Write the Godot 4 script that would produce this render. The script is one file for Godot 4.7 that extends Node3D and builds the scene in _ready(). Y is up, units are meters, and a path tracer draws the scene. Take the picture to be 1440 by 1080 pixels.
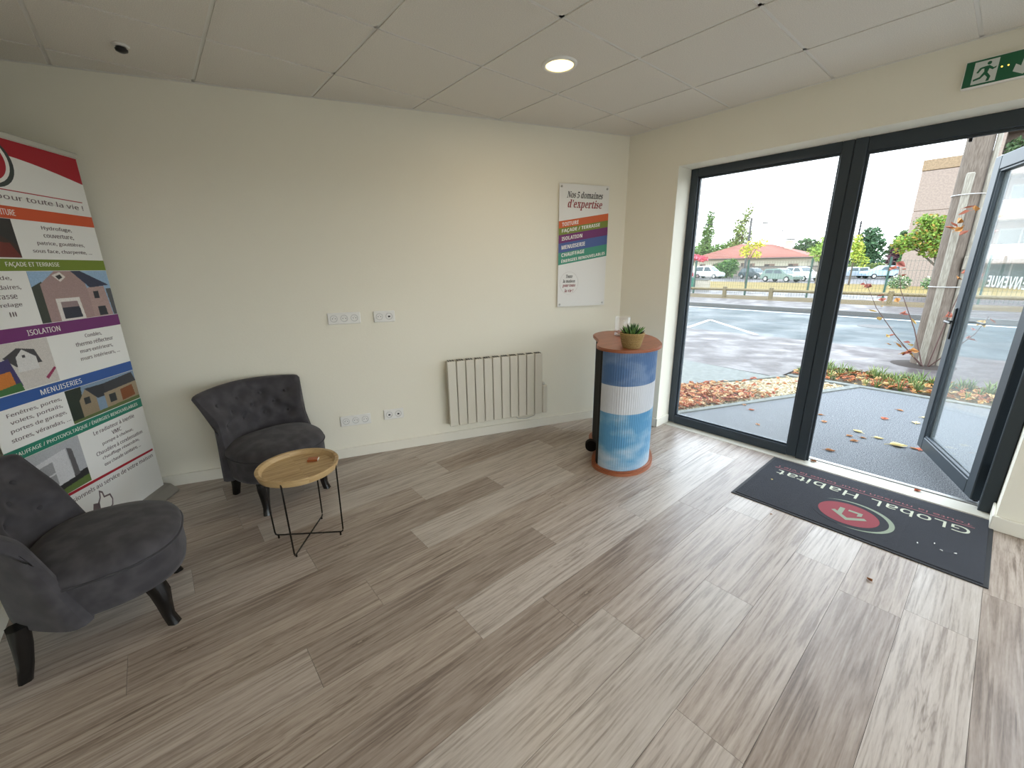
extends Node3D
# An office lobby: oblique back wall, glazed front with an open door, two tub chairs, a counter, and the street outside.

const FLOOR_TOP := 0.0
const CEIL := 2.5244
const XW := 3.3711            # inner face of the window wall
const XL := -0.75             # inner face of the left wall
const ZF := 2.6               # inner face of the wall behind the camera
const KB := 0.3404            # back wall: z = KB * x + CB
const CB := -3.5103
const OPEN_L := -1.886        # glazed opening along z
const OPEN_R := 0.215
const OPEN_TOP := 2.213
const WIN2_L := 0.5          # a second glazed bay, behind the camera
const WIN2_R := 2.45
const WIN3_L := -0.4          # a third bay, in the wall opposite the long one
const WIN3_R := 3.0
const FX := 3.571             # inner face of the aluminium frame
const LAMP_ENERGY := 0.22

var names := {}
var rng := RandomNumberGenerator.new()
var mats := {}
var wall_dir := Vector3(-1, 0, -KB).normalized()     # along the back wall, leftwards from the corner
var wall_nor := Vector3(-KB, 0, 1).normalized()      # into the room
var corner := Vector3(XW, 0, KB * XW + CB)

func _ready() -> void:
	rng.seed = 11
	set_camera()
	set_sky_and_lights()
	make_materials()
	build_shell()
	build_glazing()
	build_outside_ground()
	build_furniture()
	build_wall_things()
	build_counter()
	build_mat()
	build_small_things()
	build_street()
	build_far()

func set_camera() -> void:
	var cam := Camera3D.new()
	cam.name = "camera"
	cam.fov = 85.8176
	cam.near = 0.05
	cam.far = 400.0
	cam.basis = Basis(Vector3.UP, -0.7046) * Basis(Vector3.RIGHT, -0.2762) * Basis(Vector3.BACK, -0.0122)
	cam.position = Vector3(0, 1.459, 0)
	add_child(cam)
	cam.current = true

func set_sky_and_lights() -> void:
	var env := Environment.new()
	env.background_mode = Environment.BG_SKY
	var sm := ProceduralSkyMaterial.new()
	sm.sky_top_color = Color(0.84, 0.90, 0.96)
	sm.sky_horizon_color = Color(0.93, 0.96, 0.97)
	sm.sky_curve = 0.2
	sm.ground_bottom_color = Color(0.45, 0.45, 0.44)
	sm.ground_horizon_color = Color(0.6, 0.62, 0.62)
	sm.sky_energy_multiplier = 1.0
	var cn := FastNoiseLite.new()
	cn.seed = 4
	cn.frequency = 0.006
	cn.fractal_octaves = 4
	var ct := NoiseTexture2D.new()
	ct.width = 1024
	ct.height = 512
	ct.seamless = true
	ct.noise = cn
	var cg := Gradient.new()
	cg.offsets = PackedFloat32Array([0.3, 0.75])
	cg.colors = PackedColorArray([Color(0, 0, 0, 1), Color(0.42, 0.42, 0.42, 1)])
	ct.color_ramp = cg
	sm.sky_cover = ct
	sm.sky_cover_modulate = Color(1, 1, 1, 0.8)
	var sky := Sky.new()
	sky.sky_material = sm
	env.sky = sky
	env.background_energy_multiplier = 2.8
	env.tonemap_mode = Environment.TONE_MAPPER_LINEAR
	env.tonemap_exposure = 2.2
	env.sdfgi_enabled = true
	env.ssao_enabled = true
	env.ssil_enabled = true
	var we := WorldEnvironment.new()
	we.name = "world_environment"
	we.environment = env
	add_child(we)

# ---------------------------------------------------------------- helpers

func numbered(called: String) -> String:
	if not names.has(called):
		names[called] = 0
		return called
	names[called] += 1
	return "%s_%03d" % [called, names[called]]

func tag(o: Node, label: String, category := "", group := "", kind := "") -> void:
	if label: o.set_meta("label", label)
	if category: o.set_meta("category", category)
	if group: o.set_meta("group", group)
	if kind: o.set_meta("kind", kind)

func thing(called: String, label: String, category: String, at := Vector3.ZERO, turn := 0.0, group := "") -> Node3D:
	var o := Node3D.new()
	o.name = numbered(called)
	add_child(o)
	o.position = at
	o.rotation.y = turn
	tag(o, label, category, group)
	return o

func structure(called: String, label := "") -> Node3D:
	var o := Node3D.new()
	o.name = numbered(called)
	add_child(o)
	tag(o, label, "", "", "structure")
	return o

func mesh_of(st: SurfaceTool) -> ArrayMesh:
	st.generate_normals()
	return st.commit()

func part(called: String, what, m: Material, parent: Node3D, xf := Transform3D.IDENTITY) -> MeshInstance3D:
	var o := MeshInstance3D.new()
	o.name = called if parent != self else numbered(called)
	o.mesh = mesh_of(what) if what is SurfaceTool else what
	o.material_override = m
	parent.add_child(o, true)
	o.transform = xf
	return o

func new_st() -> SurfaceTool:
	var st := SurfaceTool.new()
	st.begin(Mesh.PRIMITIVE_TRIANGLES)
	return st

func face(st: SurfaceTool, pts: Array, c: Vector3, sm := -1) -> void:
	var a: Vector3 = pts[0]
	var n: Vector3 = (a - pts[2]).cross(a - pts[1])
	var mid := Vector3.ZERO
	for p in pts: mid += p
	mid /= pts.size()
	var q := pts.duplicate()
	if n.dot(mid - c) < 0: q.reverse()
	st.set_smooth_group(sm)
	for k in range(1, q.size() - 1):
		st.add_vertex(q[0]); st.add_vertex(q[k]); st.add_vertex(q[k + 1])

func quad(st: SurfaceTool, a: Vector3, b: Vector3, c: Vector3, d: Vector3, sm := 0) -> void:
	st.set_smooth_group(sm)
	st.add_vertex(a); st.add_vertex(b); st.add_vertex(c)
	st.add_vertex(a); st.add_vertex(c); st.add_vertex(d)

# a box with chamfered edges
func box(st: SurfaceTool, c: Vector3, s: Vector3, bev := 0.0, bs := Basis.IDENTITY) -> void:
	var h := s * 0.5
	if bev <= 0.0:
		for ax in 3:
			for sg in [-1.0, 1.0]:
				var pts := []
				for uv in [[-1, -1], [1, -1], [1, 1], [-1, 1]]:
					var p := Vector3.ZERO
					p[ax] = h[ax] * sg
					p[(ax + 1) % 3] = h[(ax + 1) % 3] * uv[0]
					p[(ax + 2) % 3] = h[(ax + 2) % 3] * uv[1]
					pts.append(c + bs * p)
				face(st, pts, c)
		return
	var b := minf(bev, minf(h.x, minf(h.y, h.z)) * 0.95)
	for ax in 3:
		var a1 := (ax + 1) % 3
		var a2 := (ax + 2) % 3
		for sg in [-1.0, 1.0]:
			var pts := []
			for uv in [[-1, -1], [1, -1], [1, 1], [-1, 1]]:
				var p := Vector3.ZERO
				p[ax] = h[ax] * sg
				p[a1] = (h[a1] - b) * uv[0]
				p[a2] = (h[a2] - b) * uv[1]
				pts.append(c + bs * p)
			face(st, pts, c)
		for s1 in [-1.0, 1.0]:
			for s2 in [-1.0, 1.0]:
				var e := []
				for k in [-1.0, 1.0]:
					var p := Vector3.ZERO
					p[ax] = (h[ax] - b) * k
					p[a1] = h[a1] * s1
					p[a2] = (h[a2] - b) * s2
					e.append(c + bs * p)
				for k in [1.0, -1.0]:
					var p := Vector3.ZERO
					p[ax] = (h[ax] - b) * k
					p[a1] = (h[a1] - b) * s1
					p[a2] = h[a2] * s2
					e.append(c + bs * p)
				face(st, e, c)
	for sx in [-1.0, 1.0]:
		for sy in [-1.0, 1.0]:
			for sz in [-1.0, 1.0]:
				face(st, [c + bs * Vector3(h.x * sx, (h.y - b) * sy, (h.z - b) * sz), c + bs * Vector3((h.x - b) * sx, h.y * sy, (h.z - b) * sz), c + bs * Vector3((h.x - b) * sx, (h.y - b) * sy, h.z * sz)], c)

func span(st: SurfaceTool, a: Vector3, b: Vector3, bev := 0.0) -> void:
	box(st, (a + b) * 0.5, (b - a).abs(), bev)

func bx(a: Vector3, b: Vector3, bev := 0.0) -> SurfaceTool:
	var st := new_st()
	span(st, a, b, bev)
	return st

# a convex polygon in x, z between two heights; uv_rect maps its top
func slab(poly: PackedVector2Array, y0: float, y1: float, uv_rect := Rect2()) -> SurfaceTool:
	var st := new_st()
	var c := Vector3.ZERO
	for p in poly: c += Vector3(p.x, (y0 + y1) * 0.5, p.y)
	c /= poly.size()
	st.set_smooth_group(-1)
	var tri := Geometry2D.triangulate_polygon(poly)
	for k in range(0, tri.size(), 3):
		for lev in [y1, y0]:
			var v := []
			for q in 3: v.append(poly[tri[k + q]])
			var a := Vector3(v[0].x, lev, v[0].y)
			var n: Vector3 = (a - Vector3(v[2].x, lev, v[2].y)).cross(a - Vector3(v[1].x, lev, v[1].y))
			if (n.y < 0) == (lev == y1): v.reverse()
			for q in v:
				if uv_rect.size.x > 0: st.set_uv(Vector2((q.x - uv_rect.position.x) / uv_rect.size.x, (q.y - uv_rect.position.y) / uv_rect.size.y))
				st.add_vertex(Vector3(q.x, lev, q.y))
	for k in poly.size():
		var p := poly[k]
		var q := poly[(k + 1) % poly.size()]
		var out := Vector3(q.y - p.y, 0, p.x - q.x)
		if Geometry2D.is_polygon_clockwise(poly): out = -out
		var mid := Vector3((p.x + q.x) / 2, (y0 + y1) / 2, (p.y + q.y) / 2)
		if uv_rect.size.x > 0: st.set_uv(Vector2((p.x - uv_rect.position.x) / uv_rect.size.x, (p.y - uv_rect.position.y) / uv_rect.size.y))
		face(st, [Vector3(p.x, y0, p.y), Vector3(p.x, y1, p.y), Vector3(q.x, y1, q.y), Vector3(q.x, y0, q.y)], mid - out)
	return st

# a flat outline in x, y given some thickness towards -z (front at z = 0)
func plate(poly: PackedVector2Array, thick: float) -> SurfaceTool:
	var st := new_st()
	st.set_smooth_group(-1)
	var tri := Geometry2D.triangulate_polygon(poly)
	for k in range(0, tri.size(), 3):
		for z in [0.0, -thick]:
			var v := []
			for q in 3: v.append(Vector3(poly[tri[k + q]].x, poly[tri[k + q]].y, z))
			var n: Vector3 = (v[0] - v[2]).cross(v[0] - v[1])
			if (n.z < 0) == (z == 0.0): v.reverse()
			for q in v: st.add_vertex(q)
	var cw := Geometry2D.is_polygon_clockwise(poly)
	for k in poly.size():
		var p := poly[k]
		var q := poly[(k + 1) % poly.size()]
		var out := Vector3(q.y - p.y, p.x - q.x, 0)
		if cw: out = -out
		face(st, [Vector3(p.x, p.y, 0), Vector3(q.x, q.y, 0), Vector3(q.x, q.y, -thick), Vector3(p.x, p.y, -thick)], Vector3((p.x + q.x) / 2, (p.y + q.y) / 2, -thick / 2) - out)
	return st

func oval(cx: float, cy: float, rx: float, ry: float, n := 32) -> PackedVector2Array:
	var r := PackedVector2Array()
	for k in n: r.append(Vector2(cx + rx * cos(TAU * k / n), cy + ry * sin(TAU * k / n)))
	return r

func rect(x0: float, y0: float, x1: float, y1: float) -> PackedVector2Array:
	return PackedVector2Array([Vector2(x0, y0), Vector2(x1, y0), Vector2(x1, y1), Vector2(x0, y1)])

func poly(a: Array) -> PackedVector2Array:
	var r := PackedVector2Array()
	for k in range(0, a.size(), 2): r.append(Vector2(a[k], a[k + 1]))
	return r

# a profile of (radius, height) pairs turned about y
func lathe(st: SurfaceTool, prof: Array, seg := 32, c := Vector3.ZERO, sharp := false) -> void:
	for j in prof.size() - 1:
		for i in seg:
			var t0 := TAU * i / seg
			var t1 := TAU * (i + 1) / seg
			var p: Vector2 = prof[j]
			var q: Vector2 = prof[j + 1]
			var a := c + Vector3(p.x * cos(t0), p.y, p.x * sin(t0))
			var b := c + Vector3(q.x * cos(t0), q.y, q.x * sin(t0))
			var d := c + Vector3(p.x * cos(t1), p.y, p.x * sin(t1))
			var e := c + Vector3(q.x * cos(t1), q.y, q.x * sin(t1))
			st.set_smooth_group(j + 1 if sharp else 0)
			if q.x > 0.00001:
				st.add_vertex(d); st.add_vertex(e); st.add_vertex(b)
			if p.x > 0.00001:
				st.add_vertex(d); st.add_vertex(b); st.add_vertex(a)

func turned(prof: Array, seg := 32, sharp := false) -> SurfaceTool:
	var st := new_st()
	lathe(st, prof, seg, Vector3.ZERO, sharp)
	return st

# a round bar along a path; radii may be one number or one for each point
func tube(st: SurfaceTool, path: Array, radius, seg := 8, closed := false) -> void:
	var n := path.size()
	var rings := []
	for k in n:
		var d: Vector3
		if closed: d = path[(k + 1) % n] - path[(k - 1 + n) % n]
		else: d = path[mini(k + 1, n - 1)] - path[maxi(k - 1, 0)]
		d = d.normalized()
		var ref := Vector3.UP if absf(d.y) < 0.9 else Vector3.RIGHT
		var u := d.cross(ref).normalized()
		var v := d.cross(u)
		var r: float = radius[k] if radius is Array else radius
		var ring := []
		for i in seg: ring.append(path[k] + (u * cos(TAU * i / seg) + v * sin(TAU * i / seg)) * r)
		rings.append(ring)
	for k in (n if closed else n - 1):
		var r0: Array = rings[k]
		var r1: Array = rings[(k + 1) % n]
		for i in seg:
			quad(st, r0[i], r0[(i + 1) % seg], r1[(i + 1) % seg], r1[i], 0)
	if not closed:
		face(st, rings[0], path[1])
		face(st, rings[n - 1], path[n - 2])

func bar(path: Array, radius, seg := 8, closed := false) -> SurfaceTool:
	var st := new_st()
	tube(st, path, radius, seg, closed)
	return st

func smooth_loop(pts: PackedVector2Array, per := 6) -> PackedVector2Array:
	var r := PackedVector2Array()
	var n := pts.size()
	for k in n:
		for t in per:
			r.append(pts[k].cubic_interpolate(pts[(k + 1) % n], pts[(k - 1 + n) % n], pts[(k + 2) % n], float(t) / per))
	return r

# lettering: one flat TextMesh fitted to a width and a height
func letters(called: String, words: String, parent: Node3D, at: Vector3, right: Vector3, up: Vector3, w: float, h: float, m: Material, serif := false, bold := true, slant := 0.0) -> MeshInstance3D:
	var f := SystemFont.new()
	f.font_names = PackedStringArray(["Droid Serif" if serif else "Droid Sans"])
	f.font_weight = 700 if bold else 400
	var t := TextMesh.new()
	t.text = words
	t.font = f
	t.font_size = 32
	t.pixel_size = 0.01
	t.depth = 0.02
	t.curve_step = 2.0
	var bb := t.get_aabb()
	var nrm := right.cross(up).normalized()
	var b := Basis(right * (w / bb.size.x), (up + right * slant) * (h / bb.size.y), nrm * 0.04)
	return part(called, t, m, parent, Transform3D(b, at - b * bb.get_center() + nrm * 0.0003))

func color(r: int, g: int, b: int) -> Color:
	return Color8(r, g, b)

func mat(c: Color, rough := 0.7, metal := 0.0) -> StandardMaterial3D:
	var m := StandardMaterial3D.new()
	m.albedo_color = c
	m.roughness = rough
	m.metallic = metal
	return m

func noise_tex(sd: int, freq: float, lo: Color, hi: Color, size := 512, oct := 4, a := 0.25, b := 0.75) -> NoiseTexture2D:
	var n := FastNoiseLite.new()
	n.seed = sd
	n.frequency = freq
	n.fractal_octaves = oct
	var t := NoiseTexture2D.new()
	t.width = size
	t.height = size
	t.seamless = true
	t.noise = n
	var g := Gradient.new()
	g.offsets = PackedFloat32Array([a, b])
	g.colors = PackedColorArray([lo, hi])
	t.color_ramp = g
	return t

func bump_tex(sd: int, freq: float, strength := 4.0, size := 512) -> NoiseTexture2D:
	var n := FastNoiseLite.new()
	n.seed = sd
	n.frequency = freq
	n.fractal_octaves = 3
	var t := NoiseTexture2D.new()
	t.width = size
	t.height = size
	t.seamless = true
	t.noise = n
	t.as_normal_map = true
	t.bump_strength = strength
	return t

# grain stretched along x: long streaks, fine pores and slow drifts of tone, with flame figures
func wood_tex(sd: int, stops: Array, w: int, h: int, contrast: float, lines: float, figure := 0) -> ImageTexture:
	var layers := []
	for q in [[0.03, 26, 1.0], [0.06, 18, 1.0], [0.22, 9, 1.0], [0.011, 20, 1.0]]:
		var n := FastNoiseLite.new()
		n.seed = sd * 7 + int(q[1])
		n.frequency = q[0]
		n.fractal_octaves = 4
		var im := n.get_image(maxi(24, int(w / q[1])), maxi(8, int(h * q[2])), false, false, true)
		im.resize(w, h, Image.INTERPOLATE_CUBIC)
		im.convert(Image.FORMAT_L8)
		layers.append(im.get_data())
	var px := PackedByteArray()
	px.resize(w * h * 3)
	var l0: PackedByteArray = layers[0]
	var l1: PackedByteArray = layers[1]
	var l2: PackedByteArray = layers[2]
	var l3: PackedByteArray = layers[3]
	var dark: Color = stops[0]
	var mid: Color = stops[1]
	var pale: Color = stops[2]
	for k in w * h:
		var u := float(k % w) / w
		var v := float(k / w) / h - 0.5
		var drift := l3[k] / 255.0
		var ring := 0.5 + 0.5 * sin(drift * lines + l1[k] * 0.012)
		var s := 0.40 * l0[k] / 255.0 + 0.20 * l1[k] / 255.0 + 0.18 * l2[k] / 255.0 + 0.22 * ring
		var t := clampf(0.55 + (s - 0.5) * contrast, 0.0, 1.0)
		# a few dark mineral streaks
		t -= 0.5 * clampf((l0[k] / 255.0 - 0.74) * 5.0, 0.0, 1.0)
		if figure == 1:   # flame figure along the middle of the board
			var f := u * 2.4 - v * v * 14.0 + l1[k] * 0.0016
			t -= 0.26 * clampf(1.0 - absf(v) * 3.0, 0.0, 1.0) * pow(0.5 + 0.5 * sin(f * 34.0), 3.0) * clampf(1.2 - absf(u - 0.5) * 2.6, 0.0, 1.0)
		elif figure == 2: # a knot
			var d := sqrt(pow((u - 0.14) * 8.0, 2.0) + pow((v - 0.02) * 2.6, 2.0)) + l1[k] * 0.0006
			if d < 0.6: t -= (0.6 - d) * 0.5 + 0.12 * sin(d * 60.0) * (0.6 - d) / 0.6
			if d < 0.1: t += 0.3
		t = clampf(t, 0.0, 1.0)
		var c := dark.lerp(mid, t * 2.0) if t < 0.5 else mid.lerp(pale, t * 2.0 - 1.0)
		px[k * 3] = int(c.r * 255.0)
		px[k * 3 + 1] = int(c.g * 255.0)
		px[k * 3 + 2] = int(c.b * 255.0)
	return ImageTexture.create_from_image(Image.create_from_data(w, h, false, Image.FORMAT_RGB8, px))

func make_materials() -> void:
	var m := mat(color(238, 234, 218), 0.85)
	m.normal_enabled = true
	m.normal_texture = bump_tex(3, 0.05, 1.5)
	m.normal_scale = 0.25
	m.uv1_triplanar = true
	m.uv1_world_triplanar = true
	m.uv1_scale = Vector3(2, 2, 2)
	mats.wall = m
	mats.white_trim = mat(color(234, 230, 216), 0.5)
	m = mat(color(235, 230, 220), 0.95)
	m.albedo_texture = noise_tex(8, 0.12, Color(0.93, 0.93, 0.93), Color(1, 1, 1), 512, 3)
	m.uv1_triplanar = true
	m.uv1_world_triplanar = true
	m.uv1_scale = Vector3(3, 3, 3)
	m.normal_enabled = true
	m.normal_texture = bump_tex(9, 0.2, 3.0)
	m.normal_scale = 0.3
	mats.tile = m
	mats.tee = mat(color(228, 226, 220), 0.5)
	mats.alu = mat(color(52, 61, 68), 0.42, 0.15)
	mats.gasket = mat(color(18, 19, 20), 0.6)
	m = StandardMaterial3D.new()
	m.albedo_color = Color(0.93, 0.98, 0.97, 0.06)
	m.roughness = 0.0
	m.metallic_specular = 0.28
	m.transparency = BaseMaterial3D.TRANSPARENCY_ALPHA
	mats.pane = m
	mats.steel = mat(color(190, 190, 186), 0.35, 0.8)
	mats.black = mat(color(16, 16, 17), 0.35)
	mats.white = mat(color(236, 235, 230), 0.4)
	mats.print_white = mat(color(232, 232, 228), 0.5)
	var fw := []
	var tones := [
		[color(112, 98, 88), color(172, 158, 146), color(200, 189, 178)],
		[color(124, 111, 101), color(184, 172, 161), color(208, 198, 188)],
		[color(98, 84, 74), color(152, 137, 125), color(184, 171, 159)],
		[color(106, 91, 80), color(164, 149, 136), color(194, 181, 168)],
		[color(126, 114, 105), color(182, 171, 160), color(206, 197, 188)],
	]
	for k in tones.size():
		m = mat(Color.WHITE, 0.33)
		m.albedo_texture = wood_tex(20 + k, tones[k], 1024, 192, 1.15, 20.0, [0, 1, 2, 1, 0][k])
		m.metallic_specular = 0.5
		fw.append(m)
	mats.planks = fw
	mats.subfloor = mat(color(50, 44, 40), 0.9)
	m = mat(color(70, 67, 70), 0.85)
	m.rim_enabled = true
	m.rim = 0.6
	m.rim_tint = 0.5
	m.albedo_texture = noise_tex(71, 0.012, Color(0.72, 0.72, 0.74), Color(1, 1, 1), 512, 3)
	m.uv1_triplanar = true
	m.uv1_scale = Vector3.ONE * 1.6
	mats.velvet = m
	m = mat(color(52, 50, 53), 0.85)
	m.rim_enabled = true
	m.rim = 0.5
	mats.velvet_dark = m
	mats.leg_black = mat(color(14, 13, 13), 0.22)
	m = mat(Color.WHITE, 0.45)
	m.albedo_texture = wood_tex(90, [color(140, 110, 70), color(188, 158, 112), color(208, 182, 138)], 512, 512, 1.5, 20.0)
	m.uv1_triplanar = true
	m.uv1_scale = Vector3.ONE * 2.2
	mats.oak = m
	m = mat(Color.WHITE, 0.35)
	m.albedo_texture = wood_tex(95, [color(120, 66, 42), color(152, 88, 58), color(170, 104, 72)], 512, 512, 1.2, 16.0)
	m.uv1_triplanar = true
	m.uv1_scale = Vector3.ONE * 1.4
	mats.cherry = m
	mats.copper = mat(color(176, 104, 62), 0.35, 0.4)
	mats.banner_rail = mat(color(196, 196, 186), 0.4)
	mats.banner_base = mat(color(150, 146, 140), 0.4, 0.4)
	mats.socket_grey = mat(color(206, 205, 200), 0.45)
	mats.sill = mat(color(196, 192, 178), 0.5)
	mats.vinyl = mat(color(222, 226, 222), 0.6)
	m = mat(color(255, 240, 214), 0.6)
	m.emission_enabled = true
	m.emission = Color(1.0, 0.88, 0.58)
	m.emission_energy_multiplier = 1.4
	mats.lamp_glow = m
	m = mat(color(255, 190, 90), 0.5)
	m.emission_enabled = true
	m.emission = Color(1.0, 0.72, 0.3)
	m.emission_energy_multiplier = 1.6
	mats.led = m
	mats.radiator = mat(color(216, 211, 196), 0.45)
	mats.radiator_slot = mat(color(60, 58, 54), 0.7)
	mats.radiator_cable = mat(color(190, 188, 182), 0.5)
	mats.counter_black = mat(color(12, 12, 13), 0.95)
	mats.straw = tri_mat(color(190, 160, 108), 0.9, 6.0, 101, 0.05, Color(0.7, 0.68, 0.6), Color(1, 1, 1))
	mats.soil = mat(color(44, 34, 26), 0.95)
	mats.leaf_light = mat(color(104, 146, 76), 0.5)
	mats.leaf_dark = mat(color(38, 62, 40), 0.5)
	mats.leaf_tan = mat(color(158, 108, 66), 0.8)
	mats.leaf_pale = mat(color(214, 196, 140), 0.8)
	mats.leaf_red = mat(color(164, 82, 46), 0.8)
	m = StandardMaterial3D.new()
	m.albedo_color = Color(0.97, 0.98, 0.98, 0.1)
	m.roughness = 0.02
	m.transparency = BaseMaterial3D.TRANSPARENCY_ALPHA
	mats.jar = m
	mats.pebble = mat(color(196, 150, 136), 0.6)
	mats.rubber = mat(color(26, 26, 27), 0.7)
	mats.carpet = tri_mat(color(66, 68, 74), 1.0, 4.0, 107, 0.25, Color(0.6, 0.6, 0.62), Color(1, 1, 1), 0.6)
	m = mat(Color.WHITE, 0.3)
	m.albedo_texture = sky_print_tex()
	mats.sky_print = m

# the counter's printed sheet: sky, a pale band, more sky and white cloud
func sky_print_tex() -> ImageTexture:
	var w := 512
	var h := 384
	var n := FastNoiseLite.new()
	n.seed = 14
	n.frequency = 0.012
	n.fractal_octaves = 5
	var cl := n.get_image(w, h)
	var im := Image.create(w, h, false, Image.FORMAT_RGB8)
	for y in h:
		var v := float(y) / h
		for x in w:
			var k := cl.get_pixel(x, y).r
			var c: Color
			if v < 0.27: c = Color8(72, 106, 150).lerp(Color8(140, 156, 184), clampf((k - 0.4) * 1.5, 0.0, 0.55))
			elif v < 0.505: c = Color8(196, 198, 202).lerp(Color8(208, 210, 214), k)
			else:
				c = Color8(84, 144, 184).lerp(Color8(190, 202, 212), clampf((k - 0.42) * 1.3 + maxf(0.0, v - 0.74) * 2.4, 0.0, 0.9))
			im.set_pixel(x, y, c)
	return ImageTexture.create_from_image(im)

# ---------------------------------------------------------------- the room

func back_z(x: float) -> float:
	return KB * x + CB

func build_shell() -> void:
	var top := 2.75
	# walls
	var wb := part("wall_back", slab(poly([XL - 0.2, back_z(XL - 0.2), XW + 0.3, back_z(XW + 0.3), XW + 0.3, back_z(XW + 0.3) - 0.25, XL - 0.2, back_z(XL - 0.2) - 0.25]), -0.05, top), mats.wall, self)
	tag(wb, "long plain off-white wall behind the chairs and radiator", "", "", "structure")
	var st := new_st()
	span(st, Vector3(XW, -0.05, back_z(XW) - 0.02), Vector3(XW + 0.3, top, OPEN_L))
	span(st, Vector3(XW, OPEN_TOP, OPEN_L), Vector3(XW + 0.3, top, OPEN_R))
	span(st, Vector3(XW, -0.05, OPEN_R), Vector3(XW + 0.3, top, WIN2_L))
	span(st, Vector3(XW, OPEN_TOP, WIN2_L), Vector3(XW + 0.3, top, WIN2_R))
	span(st, Vector3(XW, -0.05, WIN2_L), Vector3(XW + 0.3, 0.012, WIN2_R))
	span(st, Vector3(XW, -0.05, WIN2_R), Vector3(XW + 0.3, top, ZF + 0.2))
	var wr := part("wall_right", st, mats.wall, self)
	tag(wr, "off-white wall pierced by the tall glazed opening", "", "", "structure")
	var wl := part("wall_left", bx(Vector3(XL - 0.2, -0.05, back_z(XL) - 0.1), Vector3(XL, top, ZF + 0.2)), mats.wall, self)
	tag(wl, "off-white side wall beside the nearer chair", "", "", "structure")
	st = new_st()
	span(st, Vector3(XL, -0.05, ZF), Vector3(WIN3_L, top, ZF + 0.2))
	span(st, Vector3(WIN3_R, -0.05, ZF), Vector3(XW, top, ZF + 0.2))
	span(st, Vector3(WIN3_L, OPEN_TOP, ZF), Vector3(WIN3_R, top, ZF + 0.2))
	span(st, Vector3(WIN3_L, -0.05, ZF), Vector3(WIN3_R, 0.012, ZF + 0.2))
	var wf := part("wall_front", st, mats.wall, self)
	tag(wf, "plain off-white wall opposite the long wall", "", "", "structure")
	# skirting boards
	var off := wall_nor * 0.012
	var c2 := Vector3(XL, 0, back_z(XL))
	st = slab(poly([corner.x, corner.z, c2.x, c2.z, c2.x + off.x, c2.z + off.z, corner.x + off.x, corner.z + off.z]), 0.0, 0.08)
	part("baseboard_back", st, mats.white_trim, self).set_meta("kind", "structure")
	st = new_st()
	span(st, Vector3(XW - 0.014, 0, corner.z + 0.01), Vector3(XW, 0.08, OPEN_L + 0.012), 0.003)
	span(st, Vector3(XW - 0.014, 0, OPEN_L), Vector3(FX - 0.004, 0.08, OPEN_L + 0.013), 0.003)
	span(st, Vector3(XW - 0.016, 0, OPEN_R - 0.012), Vector3(XW, 0.085, WIN2_L), 0.003)
	span(st, Vector3(XW - 0.016, 0, WIN2_R), Vector3(XW, 0.085, ZF), 0.003)
	span(st, Vector3(XW - 0.014, 0, OPEN_R - 0.013), Vector3(FX - 0.004, 0.085, OPEN_R), 0.003)
	part("baseboard_right", st, mats.white_trim, self).set_meta("kind", "structure")
	part("baseboard_left", bx(Vector3(XL, 0, back_z(XL) + 0.02), Vector3(XL + 0.014, 0.08, ZF), 0.003), mats.white_trim, self).set_meta("kind", "structure")
	build_floor()
	build_ceiling()

func build_floor() -> void:
	var fl := structure("floor", "grey-brown wood plank floor")
	var room := poly([XL, back_z(XL), XW, back_z(XW), XW, OPEN_L, 3.487, OPEN_L, 3.487, OPEN_R, XW, OPEN_R, XW, ZF, XL, ZF])
	part("subfloor", slab(poly([XL - 0.1, -4.0, FX + 0.1, -4.0, FX + 0.1, ZF + 0.1, XL - 0.1, ZF + 0.1]), -0.12, -0.006), mats.subfloor, fl)
	var pw := 0.218
	var pl := 1.22
	# ends of some rows are read from the photograph; the rest are staggered
	var ends := {0: 2.17, 1: 1.10, 2: 1.77, 4: 1.105, 6: 0.21, 8: 0.885, 11: 0.225}
	var r := RandomNumberGenerator.new()
	r.seed = 5
	for row in range(-12, 18):
		var z1 := -0.013 - pw * row
		var z0 := z1 - pw
		if z1 < back_z(XL) or z0 > ZF: continue
		var e: float = ends[row] if ends.has(row) else r.randf_range(0.0, pl)
		var x := e - pl * 4
		while x < 3.6:
			if x + pl > XL:
				var cut := rect(x + 0.0006, z0 + 0.0006, x + pl - 0.0006, z1 - 0.0006)
				var tone := r.randi_range(0, 4)
				var flip := r.randf() < 0.5
				if row == 4 and absf(x - 1.105) < 0.01:   # the darker board with a knot
					tone = 2
					flip = false
				for piece in Geometry2D.intersect_polygons(cut, room):
					if piece.size() < 3: continue
					var uvr := Rect2(x, z0, pl, pw) if not flip else Rect2(x + pl, z1, pl, pw)
					var st := slab(piece, -0.006, 0.0, uvr)
					part("plank", st, mats.planks[tone], fl)
			x += pl
	# threshold: pale sill, dark groove, bright outer strip
	var t := structure("trim_1", "pale metal threshold strip along the foot of the glazing")
	part("sill", bx(Vector3(3.4875, -0.01, OPEN_L + 0.013), Vector3(3.632, 0.004, OPEN_R - 0.013), 0.002), mats.sill, t)
	part("groove", bx(Vector3(3.632, -0.02, OPEN_L + 0.013), Vector3(3.652, -0.004, OPEN_R - 0.013)), mats.gasket, t)
	part("outer_strip", bx(Vector3(3.652, -0.03, OPEN_L + 0.013), Vector3(3.69, 0.003, OPEN_R - 0.013), 0.003), mats.steel, t)

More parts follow.
